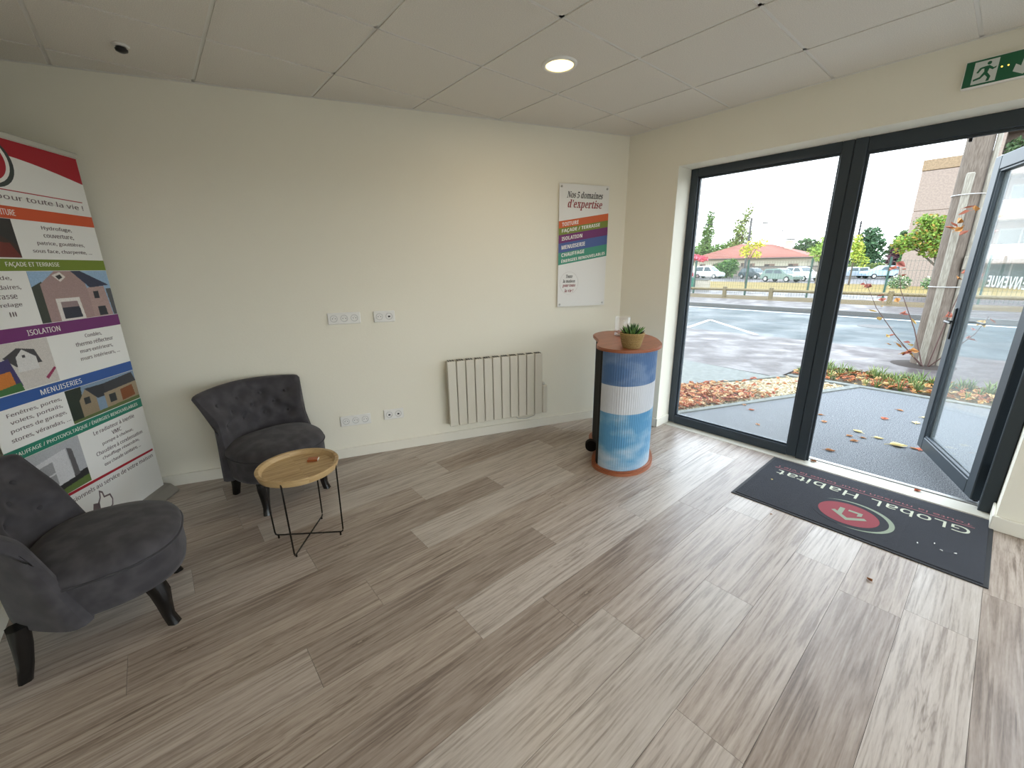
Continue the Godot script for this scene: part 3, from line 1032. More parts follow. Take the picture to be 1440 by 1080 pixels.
func build_banner() -> void:
	# local x from the left edge (0) to the right (0.85), front towards +z
	var dir := Vector3(0.5447, 0, -0.8386)
	var b := thing("roll_up_banner", "tall white roll-up banner with coloured bands, house photos and French text", "banner")
	b.transform = Transform3D(Basis(dir, Vector3.UP, dir.cross(Vector3.UP)), Vector3(-0.1692, 0, -3.4689) - dir * 0.85)
	var sheet := part("sheet", bx(Vector3(0, 0.045, -0.001), Vector3(0.838, 2.06, 0)), mats.print_white, b)
	part("top_rail", bx(Vector3(0, 2.055, -0.014), Vector3(0.842, 2.083, 0.012), 0.006), mats.banner_rail, b)
	var cas := new_st()
	var prof := [Vector2(-0.085, 0.0), Vector2(-0.09, 0.012), Vector2(-0.06, 0.058), Vector2(-0.015, 0.068), Vector2(0.03, 0.058), Vector2(0.075, 0.012), Vector2(0.07, 0.0)]
	for k in prof.size():
		var p: Vector2 = prof[k]
		var q: Vector2 = prof[(k + 1) % prof.size()]
		face(cas, [Vector3(-0.005, p.y, p.x), Vector3(-0.005, q.y, q.x), Vector3(0.86, q.y, q.x), Vector3(0.86, p.y, p.x)], Vector3(0.42, 0.03, -0.01))
	for x in [-0.005, 0.86]:
		var e := []
		for p in prof: e.append(Vector3(x, p.y, p.x))
		face(cas, e, Vector3(0.42, 0.03, -0.01))
	part("casing", cas, mats.banner_base, b)
	part("support_pole", bar([Vector3(0.42, 0.06, -0.05), Vector3(0.42, 2.06, -0.014)], 0.009, 10), mats.steel, b)
	var zz := Transform3D(Basis.IDENTITY, Vector3(0, 0, 0.0006))
	var zt := 0.0008
	var red := mat(color(168, 18, 40), 0.5)
	var grey_text := mat(color(112, 98, 100), 0.6)
	var white_text := mat(color(238, 236, 230), 0.5)
	# red crown with its white swoosh
	var crown := PackedVector2Array([Vector2(0, 2.054), Vector2(0.836, 2.054), Vector2(0.836, 1.925)])
	for k in range(1, 13):
		var x := 0.836 - 0.836 * k / 12.0
		crown.append(Vector2(x, 1.925 + 0.062 * sin(minf(1.0, (0.836 - x) / 0.5) * PI * 0.5)))
	part("printed_crown", plate(crown, 0.0006), red, b, zz)
	# round emblem: dark crescent, white gap, red disc, white house
	part("emblem", plate(oval(0.345, 1.945, 0.118, 0.112), 0.0006), mat(color(52, 62, 62), 0.5), b, zz.translated(Vector3(0, 0, 0.0004)))
	part("emblem", plate(oval(0.338, 1.950, 0.106, 0.102), 0.0006), white_text, b, zz.translated(Vector3(0, 0, 0.0008)))
	part("emblem", plate(oval(0.333, 1.950, 0.094, 0.09), 0.0006), red, b, zz.translated(Vector3(0, 0, 0.0012)))
	part("emblem", plate(poly([0.27, 1.945, 0.333, 2.0, 0.396, 1.945, 0.382, 1.935, 0.372, 1.943, 0.372, 1.905, 0.352, 1.905, 0.352, 1.955, 0.333, 1.972, 0.285, 1.93]), 0.0006), white_text, b, zz.translated(Vector3(0, 0, 0.0016)))
	part("printed_line", plate(rect(0.06, 1.826, 0.80, 1.8305), 0.0006), red, b, zz)
	letters("printed_text", "la maison pour toute la vie !", b, Vector3(0.43, 1.795, zt), Vector3.RIGHT, Vector3.UP, 0.73, 0.032, grey_text, false, false)
	var bands := [
		[1.702, 1.757, color(206, 84, 44), "TOITURE", 0.30, 0.40],
		[1.468, 1.522, color(112, 132, 40), "FAÇADE ET TERRASSE", 0.28, 0.548],
		[1.152, 1.214, color(112, 40, 108), "ISOLATION", 0.275, 0.445],
		[0.868, 0.924, color(46, 88, 156), "MENUISERIES", 0.245, 0.475],
		[0.628, 0.682, color(36, 124, 102), "CHAUFFAGE / PHOTOVOLTAÏQUE / ÉNERGIES RENOUVELABLES", 0.02, 0.8],
	]
	for r in bands:
		part("printed_band", plate(rect(0.0, r[0], 0.838, r[1]), 0.0006), mat(r[2], 0.5), b, zz)
		letters("printed_text", r[3], b, Vector3((r[4] + r[5]) / 2, (r[0] + r[1]) / 2, zt), Vector3.RIGHT, Vector3.UP, r[5] - r[4], 0.026 if r[5] < 0.7 else 0.028, white_text, false, false)
	# photographs printed on the sheet
	var sky := color(150, 180, 210)
	var pics := [
		[0.0, 1.528, 0.368, 1.70, [[color(58, 42, 40), [0, 0, 1, 0, 1, 1, 0, 1]], [color(110, 46, 40), [0, 0.55, 0.9, 0.62, 1, 1, 0, 1]], [color(44, 44, 46), [0.5, 0, 1, 0, 1, 0.7]]]],
		[0.365, 1.216, 0.836, 1.466, [[sky, [0, 0, 1, 0, 1, 1, 0, 1]], [color(60, 66, 60), [0.0, 0.3, 0.12, 0.2, 0.14, 1, 0, 1]], [color(166, 140, 138), [0.1, 0.25, 0.3, 0.0, 0.62, 0.0, 0.66, 0.4, 0.66, 1, 0.1, 1]], [color(52, 58, 82), [0.5, 0.0, 0.62, 0.0, 0.98, 0.32, 0.7, 0.36]], [color(176, 150, 146), [0.66, 0.36, 0.9, 0.34, 0.94, 1, 0.66, 1]], [color(222, 216, 212), [0.26, 0.08, 0.36, 0.02, 0.42, 0.12, 0.34, 0.22]], [color(40, 40, 46), [0.3, 0.1, 0.36, 0.07, 0.38, 0.13, 0.33, 0.17]], [color(224, 218, 214), [0.22, 0.55, 0.52, 0.55, 0.54, 1, 0.22, 1]], [color(150, 130, 132), [0.27, 0.62, 0.48, 0.62, 0.49, 0.74, 0.27, 0.74]], [color(48, 52, 66), [0.27, 0.74, 0.49, 0.74, 0.5, 0.96, 0.27, 0.96]], [color(44, 48, 58), [0.73, 0.45, 0.8, 0.44, 0.8, 0.6, 0.73, 0.6]], [color(44, 48, 58), [0.74, 0.78, 0.85, 0.78, 0.86, 0.98, 0.74, 0.98]], [color(84, 86, 90), [0.92, 0.4, 1, 0.4, 1, 1, 0.95, 1]]]],
		[0.0, 0.928, 0.36, 1.15, [[color(206, 200, 194), [0, 0, 1, 0, 1, 1, 0, 1]], [color(66, 64, 68), [0.36, 0.28, 0.56, 0.12, 0.78, 0.2, 0.84, 0.5, 0.5, 0.5]], [color(216, 214, 212), [0.52, 0.3, 0.62, 0.16, 0.78, 0.36, 0.78, 0.62, 0.5, 0.62]], [color(70, 68, 72), [0.6, 0.28, 0.64, 0.28, 0.64, 0.34, 0.6, 0.34]], [color(66, 60, 110), [0.1, 0.4, 0.42, 0.3, 0.5, 0.9, 0.16, 1]], [color(200, 120, 50), [0.06, 0.6, 0.4, 0.55, 0.42, 0.85, 0.1, 0.95]], [color(60, 110, 60), [0.1, 0.9, 0.48, 0.82, 0.5, 1, 0.1, 1]], [color(150, 50, 90), [0.82, 0.85, 0.98, 0.66, 1, 0.7, 0.85, 0.9]]]],
		[0.362, 0.686, 0.836, 0.866, [[color(128, 150, 172), [0, 0, 1, 0, 1, 1, 0, 1]], [color(44, 54, 46), [0, 0, 0.2, 0, 0.16, 0.9, 0, 1]], [color(150, 134, 110), [0.14, 0.4, 0.24, 0.12, 0.36, 0.4, 0.36, 1, 0.14, 1]], [color(52, 54, 60), [0.24, 0.1, 0.5, 0.12, 0.56, 0.5, 0.38, 0.5]], [color(58, 60, 66), [0.5, 0.12, 0.96, 0.04, 1, 0.36, 0.5, 0.42]], [color(156, 140, 116), [0.48, 0.42, 1, 0.36, 1, 0.98, 0.48, 1]], [color(128, 74, 40), [0.72, 0.48, 0.92, 0.44, 0.94, 0.82, 0.72, 0.86]], [color(50, 54, 56), [0.54, 0.52, 0.64, 0.52, 0.64, 0.78, 0.54, 0.78]], [color(52, 56, 58), [0.2, 0.36, 0.28, 0.36, 0.28, 0.56, 0.2, 0.56]], [color(94, 110, 62), [0, 0.92, 1, 0.88, 1, 1, 0, 1]]]],
		[0.02, 0.362, 0.358, 0.626, [[color(176, 178, 182), [0, 0, 1, 0, 1, 1, 0, 1]], [color(98, 120, 62), [0, 0.84, 1, 0.78, 1, 1, 0, 1]], [color(46, 46, 48), [0.2, 0.74, 1, 0.7, 1, 0.84, 0.3, 0.9]], [color(206, 206, 208), [0.24, 0.22, 0.74, 0.14, 0.76, 0.76, 0.26, 0.8]], [color(150, 150, 152), [0.3, 0.3, 0.5, 0.28, 0.5, 0.5, 0.3, 0.52]], [color(148, 148, 150), [0.3, 0.55, 0.5, 0.53, 0.5, 0.74, 0.3, 0.76]], [color(96, 94, 96), [0.76, 0.14, 0.84, 0.2, 0.86, 0.74, 0.77, 0.76]]]],
	]
	for k in pics.size():
		var p: Array = pics[k]
		part("printed_photo", uv_plate(p[0], p[1], p[2], p[3]), picture(p[4], 60 + k), b, zz)
	var notes := [
		["Hydrofuge,", 0.595, 1.672, 0.17], ["couverture,", 0.595, 1.636, 0.17], ["patrice, gouttières,", 0.60, 1.598, 0.27], ["sous face, charpente, ...", 0.60, 1.560, 0.34],
		["Combles,", 0.63, 1.122, 0.11], ["thermo réflecteur", 0.63, 1.085, 0.25], ["murs extérieurs,", 0.63, 1.045, 0.22], ["murs intérieurs, ...", 0.645, 1.005, 0.27],
		["Fenêtres, portes,", 0.2, 0.835, 0.27], ["volets, portails,", 0.2, 0.80, 0.26], ["portes de garage,", 0.2, 0.762, 0.28], ["stores, vérandas, ...", 0.2, 0.722, 0.30],
		["Façade,", 0.22, 1.435, 0.13], ["secondaires,", 0.22, 1.395, 0.19], ["terrasse", 0.22, 1.355, 0.13], ["carrelage", 0.22, 1.315, 0.15], ["...", 0.24, 1.275, 0.03],
		["Le radiateur à inertie", 0.60, 0.596, 0.30], ["VMC", 0.60, 0.556, 0.07], ["pompe à chaleur,", 0.60, 0.518, 0.23], ["Chaudière à condensation", 0.605, 0.478, 0.35], ["chauffage réversible,", 0.60, 0.440, 0.28], ["eau chaude sanitaire, ...", 0.60, 0.402, 0.28],
	]
	for n in notes: letters("printed_text", n[0], b, Vector3(n[1], n[2], zt), Vector3.RIGHT, Vector3.UP, n[3], 0.023, grey_text, false, false)
	part("printed_line", plate(poly([0.02, 0.352, 0.825, 0.325, 0.825, 0.338, 0.02, 0.368]), 0.0006), red, b, zz)
	letters("printed_text", "Des professionnels au service de votre maison", b, Vector3(0.43, 0.305, zt), Vector3(1, -0.025, 0), Vector3.UP, 0.76, 0.034, grey_text, false, false)
	# thumbs-up mark: outline hand and grey cuff
	part("printed_mark", plate(poly([0.30, 0.165, 0.345, 0.15, 0.368, 0.215, 0.325, 0.232]), 0.0006), grey_text, b, zz)
	part("printed_mark", plate(poly([0.345, 0.16, 0.40, 0.145, 0.438, 0.16, 0.448, 0.195, 0.44, 0.232, 0.402, 0.238, 0.398, 0.268, 0.378, 0.285, 0.37, 0.245, 0.352, 0.222]), 0.0006), grey_text, b, zz)
	part("printed_mark", plate(poly([0.355, 0.168, 0.40, 0.153, 0.430, 0.166, 0.440, 0.195, 0.432, 0.224, 0.394, 0.230, 0.390, 0.262, 0.382, 0.27, 0.377, 0.242, 0.362, 0.218]), 0.0006), white_text, b, zz.translated(Vector3(0, 0, 0.0004)))

# ---------------------------------------------------------------- on the walls and the ceiling

# a frame on the back wall: x to the right, y up, z into the room; s metres left of the corner
func on_back(s: float, y: float, off := 0.0) -> Transform3D:
	return Transform3D(Basis(-wall_dir, Vector3.UP, (-wall_dir).cross(Vector3.UP)), corner + wall_dir * s + Vector3.UP * y + wall_nor * off)

func socket(label: String, s: float, y: float, kinds: Array) -> void:
	var w := 0.071 * kinds.size() + 0.014
	var o := thing("wall_socket", label, "socket", Vector3.ZERO, 0.0, "white wall sockets")
	o.transform = on_back(s, y)
	part("plate", bx(Vector3(-w / 2, -0.042, 0), Vector3(w / 2, 0.042, 0.012), 0.004), mats.white, o)
	for k in kinds.size():
		var x := (k - (kinds.size() - 1) * 0.5) * 0.071
		var xf := Transform3D(Basis(Vector3.RIGHT, PI / 2), Vector3(x, 0, 0.012))
		var ring := part("outlet", turned([Vector2(0.026, 0.0), Vector2(0.026, 0.003), Vector2(0.022, 0.004), Vector2(0.020, -0.002), Vector2(0.0, -0.0022)], 28, true), mats.socket_grey, o, xf)
		if kinds[k] == "power":
			for q in [-0.0095, 0.0095]:
				part("pin_hole", turned([Vector2(0.003, -0.002), Vector2(0.003, 0.0005), Vector2(0, 0.0005)], 10, true), mats.black, ring, Transform3D(Basis.IDENTITY, Vector3(q, 0, 0)))
			part("earth_pin", turned([Vector2(0.0024, -0.002), Vector2(0.0024, 0.008), Vector2(0, 0.009)], 10, true), mats.steel, ring, Transform3D(Basis.IDENTITY, Vector3(0, 0, -0.011)))
		else:
			part("jack", bx(Vector3(-0.008, -0.003, -0.004), Vector3(0.008, 0.0035, 0.008), 0.001), mats.black, ring)

func build_wall_things() -> void:
	socket("white triple wall socket at desk height, upper left of the four", 2.447, 1.108, ["power", "power", "power"])
	socket("white double wall socket at desk height, right of the upper triple", 2.162, 1.107, ["power", "data"])
	socket("white triple wall socket near the skirting beside the chair", 2.453, 0.307, ["power", "power", "power"])
	socket("white double wall socket near the skirting with two black jacks", 2.16, 0.316, ["data", "data"])
	build_radiator()
	build_sign()
	build_exit_sign()
	# recessed downlights: one in view, two more behind the camera
	downlight(Vector3(1.935, CEIL, -1.84), "round warm ceiling downlight glowing above the counter")
	downlight(Vector3(1.93, CEIL, 0.9), "round warm ceiling downlight behind the camera, nearer the window wall")
	downlight(Vector3(0.12, CEIL, 0.9), "round warm ceiling downlight behind the camera, nearer the side wall")
	var d := thing("ceiling_detector", "small ceiling detector with a black lens at upper left", "detector", Vector3(0.112, CEIL, -3.05))
	part("collar", turned([Vector2(0.034, 0.0), Vector2(0.036, -0.003), Vector2(0.032, -0.010), Vector2(0.022, -0.012), Vector2(0.020, -0.002), Vector2(0, -0.002)], 6, true), mats.tee, d)
	part("lens", turned([Vector2(0.02, -0.004), Vector2(0.021, -0.016), Vector2(0.026, -0.02), Vector2(0.024, -0.028), Vector2(0.012, -0.034), Vector2(0, -0.035)], 20), mats.black, d)

func downlight(at: Vector3, label: String) -> void:
	var o := thing("ceiling_light", label, "downlight", at)
	part("trim_ring", turned([Vector2(0.098, 0.0), Vector2(0.098, -0.004), Vector2(0.09, -0.010), Vector2(0.078, -0.010), Vector2(0.076, -0.004)], 48), mats.white, o)
	part("lamp_diffuser", turned([Vector2(0.077, -0.005), Vector2(0.07, -0.0085), Vector2(0.04, -0.0105), Vector2(0, -0.011)], 48), mats.lamp_glow, o)
	var l := AreaLight3D.new()
	l.name = "lamp"
	l.area_size = Vector2(0.13, 0.13)
	l.light_color = Color(1.0, 0.91, 0.78)
	l.light_energy = LAMP_ENERGY
	l.area_range = 12.0
	l.area_attenuation = 2.0
	l.shadow_enabled = true
	l.rotation.x = -PI / 2
	l.position = Vector3(0, -0.014, 0)
	o.add_child(l, true)

func build_radiator() -> void:
	var o := thing("electric_radiator", "off-white finned electric radiator hung low on the long wall", "radiator")
	o.transform = on_back(1.29, 0.165)
	# local x -0.432 to 0.432, y 0 to 0.56, z out of the wall
	var n := 11
	var w := 0.862 / n
	for k in n:
		var x := -0.431 + w * (k + 0.5)
		var st := new_st()
		box(st, Vector3(x, 0.28, 0.092), Vector3(w - 0.006, 0.56, 0.016), 0.004)
		box(st, Vector3(x, 0.28, 0.066), Vector3(w * 0.45, 0.545, 0.04), 0.003)
		box(st, Vector3(x, 0.28, 0.042), Vector3(w - 0.012, 0.55, 0.012), 0.003)
		var fin := part("fin", st, mats.radiator, o)
		var g := new_st()
		for q in 3: box(g, Vector3(x - w * 0.25 + w * 0.25 * q, 0.5615, 0.066), Vector3(w * 0.14, 0.003, 0.05))
		part("top_slot", g, mats.radiator_slot, fin)
	var cb := part("control_box", bx(Vector3(0.432, 0.0, 0.034), Vector3(0.484, 0.262, 0.1), 0.008), mats.radiator, o)
	part("dial", bx(Vector3(0.438, 0.262, 0.045), Vector3(0.464, 0.285, 0.085), 0.006), mats.socket_grey, cb)
	for x in [-0.28, 0.28]: part("bracket", bx(Vector3(x - 0.02, 0.1, 0.0), Vector3(x + 0.02, 0.46, 0.036), 0.002), mats.radiator, o)
	var path := [Vector3(0.40, 0.01, 0.05), Vector3(0.37, -0.03, 0.05), Vector3(0.30, -0.05, 0.045), Vector3(0.22, -0.045, 0.03), Vector3(0.19, -0.02, 0.02), Vector3(0.18, 0.05, 0.008)]
	part("cable", bar(path, 0.0035, 8), mats.radiator_cable, o)

func build_sign() -> void:
	var o := thing("wall_sign", "white wall sign with five slanted coloured stripes beside the window corner", "sign")
	# local x 0 (left) to 0.487, y 0 to 1.008
	o.transform = on_back(0.681, 1.111, 0.018)
	part("board", bx(Vector3(0, 0, -0.004), Vector3(0.487, 1.008, 0.0), 0.001), mats.print_white, o)
	for p in [Vector2(0.022, 0.985), Vector2(0.465, 0.985), Vector2(0.022, 0.022), Vector2(0.465, 0.022)]:
		part("standoff", turned([Vector2(0.009, -0.018), Vector2(0.009, 0.003), Vector2(0.007, 0.005), Vector2(0, 0.005)], 16, true), mats.steel, o, Transform3D(Basis(Vector3.RIGHT, PI / 2), Vector3(p.x, p.y, 0)))
	var black := mat(color(28, 24, 26), 0.5)
	var red := mat(color(140, 22, 34), 0.5)
	var white := mat(color(238, 236, 230), 0.5)
	letters("printed_text", "Nos 5 domaines", o, Vector3(0.25, 0.926, 0.0006), Vector3.RIGHT, Vector3.UP, 0.345, 0.052, black, true, true, 0.22)
	letters("printed_text", "d'expertise", o, Vector3(0.25, 0.846, 0.0006), Vector3.RIGHT, Vector3.UP, 0.335, 0.084, red, true, true, 0.22)
	var rise := 0.078
	var ys := [0.712, 0.655, 0.6, 0.533, 0.456, 0.356]
	var cols := [color(206, 96, 40), color(118, 134, 44), color(112, 36, 100), color(70, 92, 150), color(62, 144, 118)]
	for k in 5:
		part("printed_stripe", plate(poly([0, ys[k + 1], 0.487, ys[k + 1] + rise, 0.487, ys[k] + rise, 0, ys[k]]), 0.0004), mat(cols[k], 0.5), o, Transform3D(Basis.IDENTITY, Vector3(0, 0, 0.0005)))
	var words := [["TOITURE", 0.03, 0.19, 0.686, 0.030], ["FAÇADE / TERRASSE", 0.03, 0.405, 0.630, 0.036], ["ISOLATION", 0.03, 0.23, 0.571, 0.030], ["MENUISERIE", 0.03, 0.26, 0.500, 0.032], ["CHAUFFAGE", 0.03, 0.255, 0.437, 0.030], ["ÉNERGIES RENOUVELABLES", 0.03, 0.468, 0.390, 0.032]]
	var slope := Vector3(1, rise / 0.487, 0)
	for t in words:
		var mid: float = (t[1] + t[2]) / 2
		letters("printed_text", t[0], o, Vector3(mid, t[3] + rise * mid / 0.487 - 0.004, 0.0007), slope, Vector3.UP, t[2] - t[1], t[4], white)
	# the speech bubble's outline and words
	var loop := []
	for k in 40: loop.append(Vector3(0.112 + 0.092 * cos(TAU * k / 40), 0.205 + 0.096 * sin(TAU * k / 40), 0.0))
	part("printed_bubble", bar(loop, 0.0014, 6, true), mats.socket_grey, o)
	letters("printed_text", "Toute", o, Vector3(0.112, 0.262, 0.0006), Vector3.RIGHT, Vector3.UP, 0.065, 0.027, black, true, true, 0.2)
	letters("printed_text", "la maison", o, Vector3(0.112, 0.222, 0.0006), Vector3.RIGHT, Vector3.UP, 0.12, 0.027, black, true, true, 0.2)
	letters("printed_text", "pour toute", o, Vector3(0.112, 0.180, 0.0006), Vector3.RIGHT, Vector3.UP, 0.125, 0.032, red, true, true, 0.2)
	letters("printed_text", "la vie !", o, Vector3(0.112, 0.140, 0.0006), Vector3.RIGHT, Vector3.UP, 0.085, 0.027, red, true, true, 0.2)

func build_exit_sign() -> void:
	var o := thing("exit_sign", "green and white running-man exit sign above the door", "exit sign")
	# local x towards the camera's right along the wall, z into the room
	o.transform = Transform3D(Basis(Vector3(0, 0, 1), Vector3.UP, Vector3(-1, 0, 0)), Vector3(XW, 2.305, -0.356))
	part("case", bx(Vector3(-0.004, -0.004, 0), Vector3(0.334, 0.116, 0.034), 0.004), mats.white, o)
	var green := mat(color(16, 92, 58), 0.35)
	var pale := mat(color(206, 212, 206), 0.35)
	var z := Transform3D(Basis.IDENTITY, Vector3(0, 0, 0.0348))
	part("panel", plate(rect(0, 0.0, 0.33, 0.112), 0.0006), green, o, z)
	z.origin.z += 0.0005
	part("pictogram", plate(rect(0.03, 0.008, 0.112, 0.104), 0.0005), pale, o, z)
	part("pictogram", plate(poly([0.165, 0.028, 0.20, 0.008, 0.252, 0.055, 0.24, 0.066, 0.213, 0.045, 0.222, 0.104, 0.194, 0.104, 0.188, 0.045, 0.170, 0.058]), 0.0005), pale, o, z)
	z.origin.z += 0.0005
	part("pictogram", plate(oval(0.080, 0.090, 0.0075, 0.0075, 16), 0.0005), green, o, z)
	part("pictogram", plate(poly([0.058, 0.078, 0.082, 0.080, 0.098, 0.066, 0.108, 0.070, 0.106, 0.063, 0.095, 0.058, 0.084, 0.066, 0.080, 0.050, 0.094, 0.030, 0.090, 0.012, 0.080, 0.012, 0.083, 0.028, 0.072, 0.042, 0.060, 0.028, 0.036, 0.022, 0.035, 0.030, 0.056, 0.036, 0.068, 0.056, 0.066, 0.070, 0.058, 0.070, 0.048, 0.054, 0.041, 0.057, 0.050, 0.075]), 0.0005), green, o, z)
	for x in [0.125, 0.146]:
		part("led", bar([Vector3(x, 0.06, 0.0335), Vector3(x, 0.06, 0.0365)], 0.003, 10), mats.led, o)

# ---------------------------------------------------------------- the counter

func build_counter() -> void:
	var o := thing("reception_counter", "bean-shaped popup counter with sky-printed front and wooden top", "counter", Vector3(2.62, 0, -1.80))
	var c := Vector2(2.62, -1.80)
	var ctrl := poly([2.262, -1.668, 2.302, -1.549, 2.415, -1.475, 2.555, -1.466, 2.67, -1.502, 2.79, -1.58, 2.925, -1.71, 3.0, -1.86, 2.975, -2.11, 2.895, -2.175, 2.77, -2.168, 2.667, -2.112, 2.49, -1.925, 2.38, -1.848, 2.292, -1.77])
	var loop := smooth_loop(ctrl, 6)
	for k in loop.size(): loop[k] -= c
	var n := loop.size()
	var inset := func(d: float) -> PackedVector2Array:
		var r := Geometry2D.offset_polygon(loop, -d)
		return r[0]
	var top_in: PackedVector2Array = inset.call(0.006)
	part("top_board", slab(loop, 0.900, 0.914), mats.cherry, o)
	part("top_face", slab(top_in, 0.914, 0.920), mats.cherry, o)
	part("base_board", slab(loop, 0.0, 0.022), mats.cherry, o)
	part("base_step", slab(inset.call(0.012), 0.022, 0.030), mats.cherry, o)
	# tambour front: narrow vertical ribs following the convex side
	var inn: PackedVector2Array = inset.call(0.028)
	var path := PackedVector2Array()
	# resample evenly
	var total := 0.0
	for k in inn.size(): total += inn[k].distance_to(inn[(k + 1) % inn.size()])
	var count := int(total / 0.0165)
	var step := total / count
	var acc := 0.0
	var want := 0.0
	for k in inn.size():
		var p := inn[k]
		var q := inn[(k + 1) % inn.size()]
		var d := p.distance_to(q)
		while want <= acc + d - 0.00001 and path.size() < count:
			path.append(p.lerp(q, (want - acc) / d))
			want += step
		acc += d
	var skin := new_st()
	var back := new_st()
	var lev := []
	for k in 2: lev.append([0.030, 0.900][k])
	var arc := 0.0
	for k in count:
		var p := path[k]
		var q := path[(k + 1) % count]
		var mid := (p + q) * 0.5
		# the open side faces the long wall, to the left and behind
		var ang := rad_to_deg(atan2(mid.y, mid.x))
		var openside := Geometry2D.is_point_in_polygon(mid, poly([-0.33, 0.075, -0.05, -0.05, 0.10, -0.33, -0.6, -0.6]))
		var nrm := (q - p).orthogonal().normalized()
		if Geometry2D.is_point_in_polygon(mid + nrm * 0.004, inn): nrm = -nrm
		var st := back if openside else skin
		var bulge := 0.0 if openside else 0.0022
		var rows := 6
		for j in 5:
			var a := p.lerp(q, j / 5.0) + nrm * bulge * sin(PI * j / 5.0)
			var b := p.lerp(q, (j + 1) / 5.0) + nrm * bulge * sin(PI * (j + 1) / 5.0)
			var u0 := (arc + step * j / 5.0) / total
			var u1 := (arc + step * (j + 1) / 5.0) / total
			st.set_smooth_group(0)
			var vv := [Vector3(a.x, 0.03, a.y), Vector3(a.x, 0.9, a.y), Vector3(b.x, 0.9, b.y), Vector3(b.x, 0.03, b.y)]
			var uu := [Vector2(u0, 1), Vector2(u0, 0), Vector2(u1, 0), Vector2(u1, 1)]
			for t in [0, 1, 2, 0, 2, 3]:
				st.set_uv(uu[t])
				st.add_vertex(vv[t])
		arc += step
	part("tambour_front", skin, mats.sky_print, o)
	part("back_panel", back, mats.counter_black, o)
	part("wheel", bar([Vector3(-0.205, 0.09, -0.085), Vector3(-0.17, 0.09, -0.115)], 0.046, 20), mats.counter_black, o)
	# basket with a succulent
	var pot := thing("potted_succulent", "small green succulent in a woven straw basket on the counter", "plant", Vector3(2.418, 0.92, -1.585))
	var st := new_st()
	for k in 9:
		var t := k / 8.0
		var r := lerpf(0.052, 0.077, pow(t, 0.8))
		var ring := []
		for a in 36: ring.append(Vector3(r * cos(TAU * a / 36), 0.006 + 0.092 * t, r * sin(TAU * a / 36)))
		tube(st, ring, 0.0066, 6, true)
	lathe(st, [Vector2(0.0, 0.001), Vector2(0.05, 0.001), Vector2(0.052, 0.008), Vector2(0.0755, 0.096)], 36)
	part("basket", st, mats.straw, pot)
	part("soil", turned([Vector2(0.073, 0.085), Vector2(0.0, 0.088)], 24), mats.soil, pot)
	var r := RandomNumberGenerator.new()
	r.seed = 21
	for k in 46:
		var a := TAU * k * 0.381966
		var out := 0.10 + 0.9 * k / 46.0
		var len := r.randf_range(0.055, 0.078)
		var base := Vector3(cos(a), 0, sin(a)) * 0.045 * out * 0.8 + Vector3(0, 0.088, 0)
		var d := Vector3(cos(a) * out * 0.9, 1.15 - 0.55 * out, sin(a) * out * 0.9).normalized()
		var tip := base + d * len + Vector3.UP * 0.004
		part("leaf", bar([base, base + d * len * 0.4, base + d * len * 0.75, tip], [0.005, 0.0068, 0.0045, 0.0008], 6), mats.leaf_light if k % 3 else mats.leaf_dark, pot)
	# clear glass jar
	var jar := thing("glass_jar", "clear glass jar with pink pebbles behind the succulent", "jar", Vector3(2.80, 0.92, -1.93))
	part("glass", turned([Vector2(0, 0.0), Vector2(0.056, 0.0), Vector2(0.06, 0.004), Vector2(0.06, 0.148), Vector2(0.0585, 0.150), Vector2(0.057, 0.148), Vector2(0.057, 0.006), Vector2(0, 0.006)], 40), mats.jar, jar)
	var stones := new_st()
	for k in 60:
		var a := r.randf() * TAU
		var q := 0.048 * sqrt(r.randf())
		var s := r.randf_range(0.005, 0.009)
		lathe(stones, [Vector2(0, -s * 0.7), Vector2(s * 0.8, -s * 0.35), Vector2(s, 0), Vector2(s * 0.7, s * 0.45), Vector2(0, s * 0.7)], 6, Vector3(q * cos(a), 0.013 + r.randf() * 0.03, q * sin(a)))
	part("pebbles", stones, mats.pebble, jar).set_meta("kind", "stuff")

# ---------------------------------------------------------------- the entrance mat

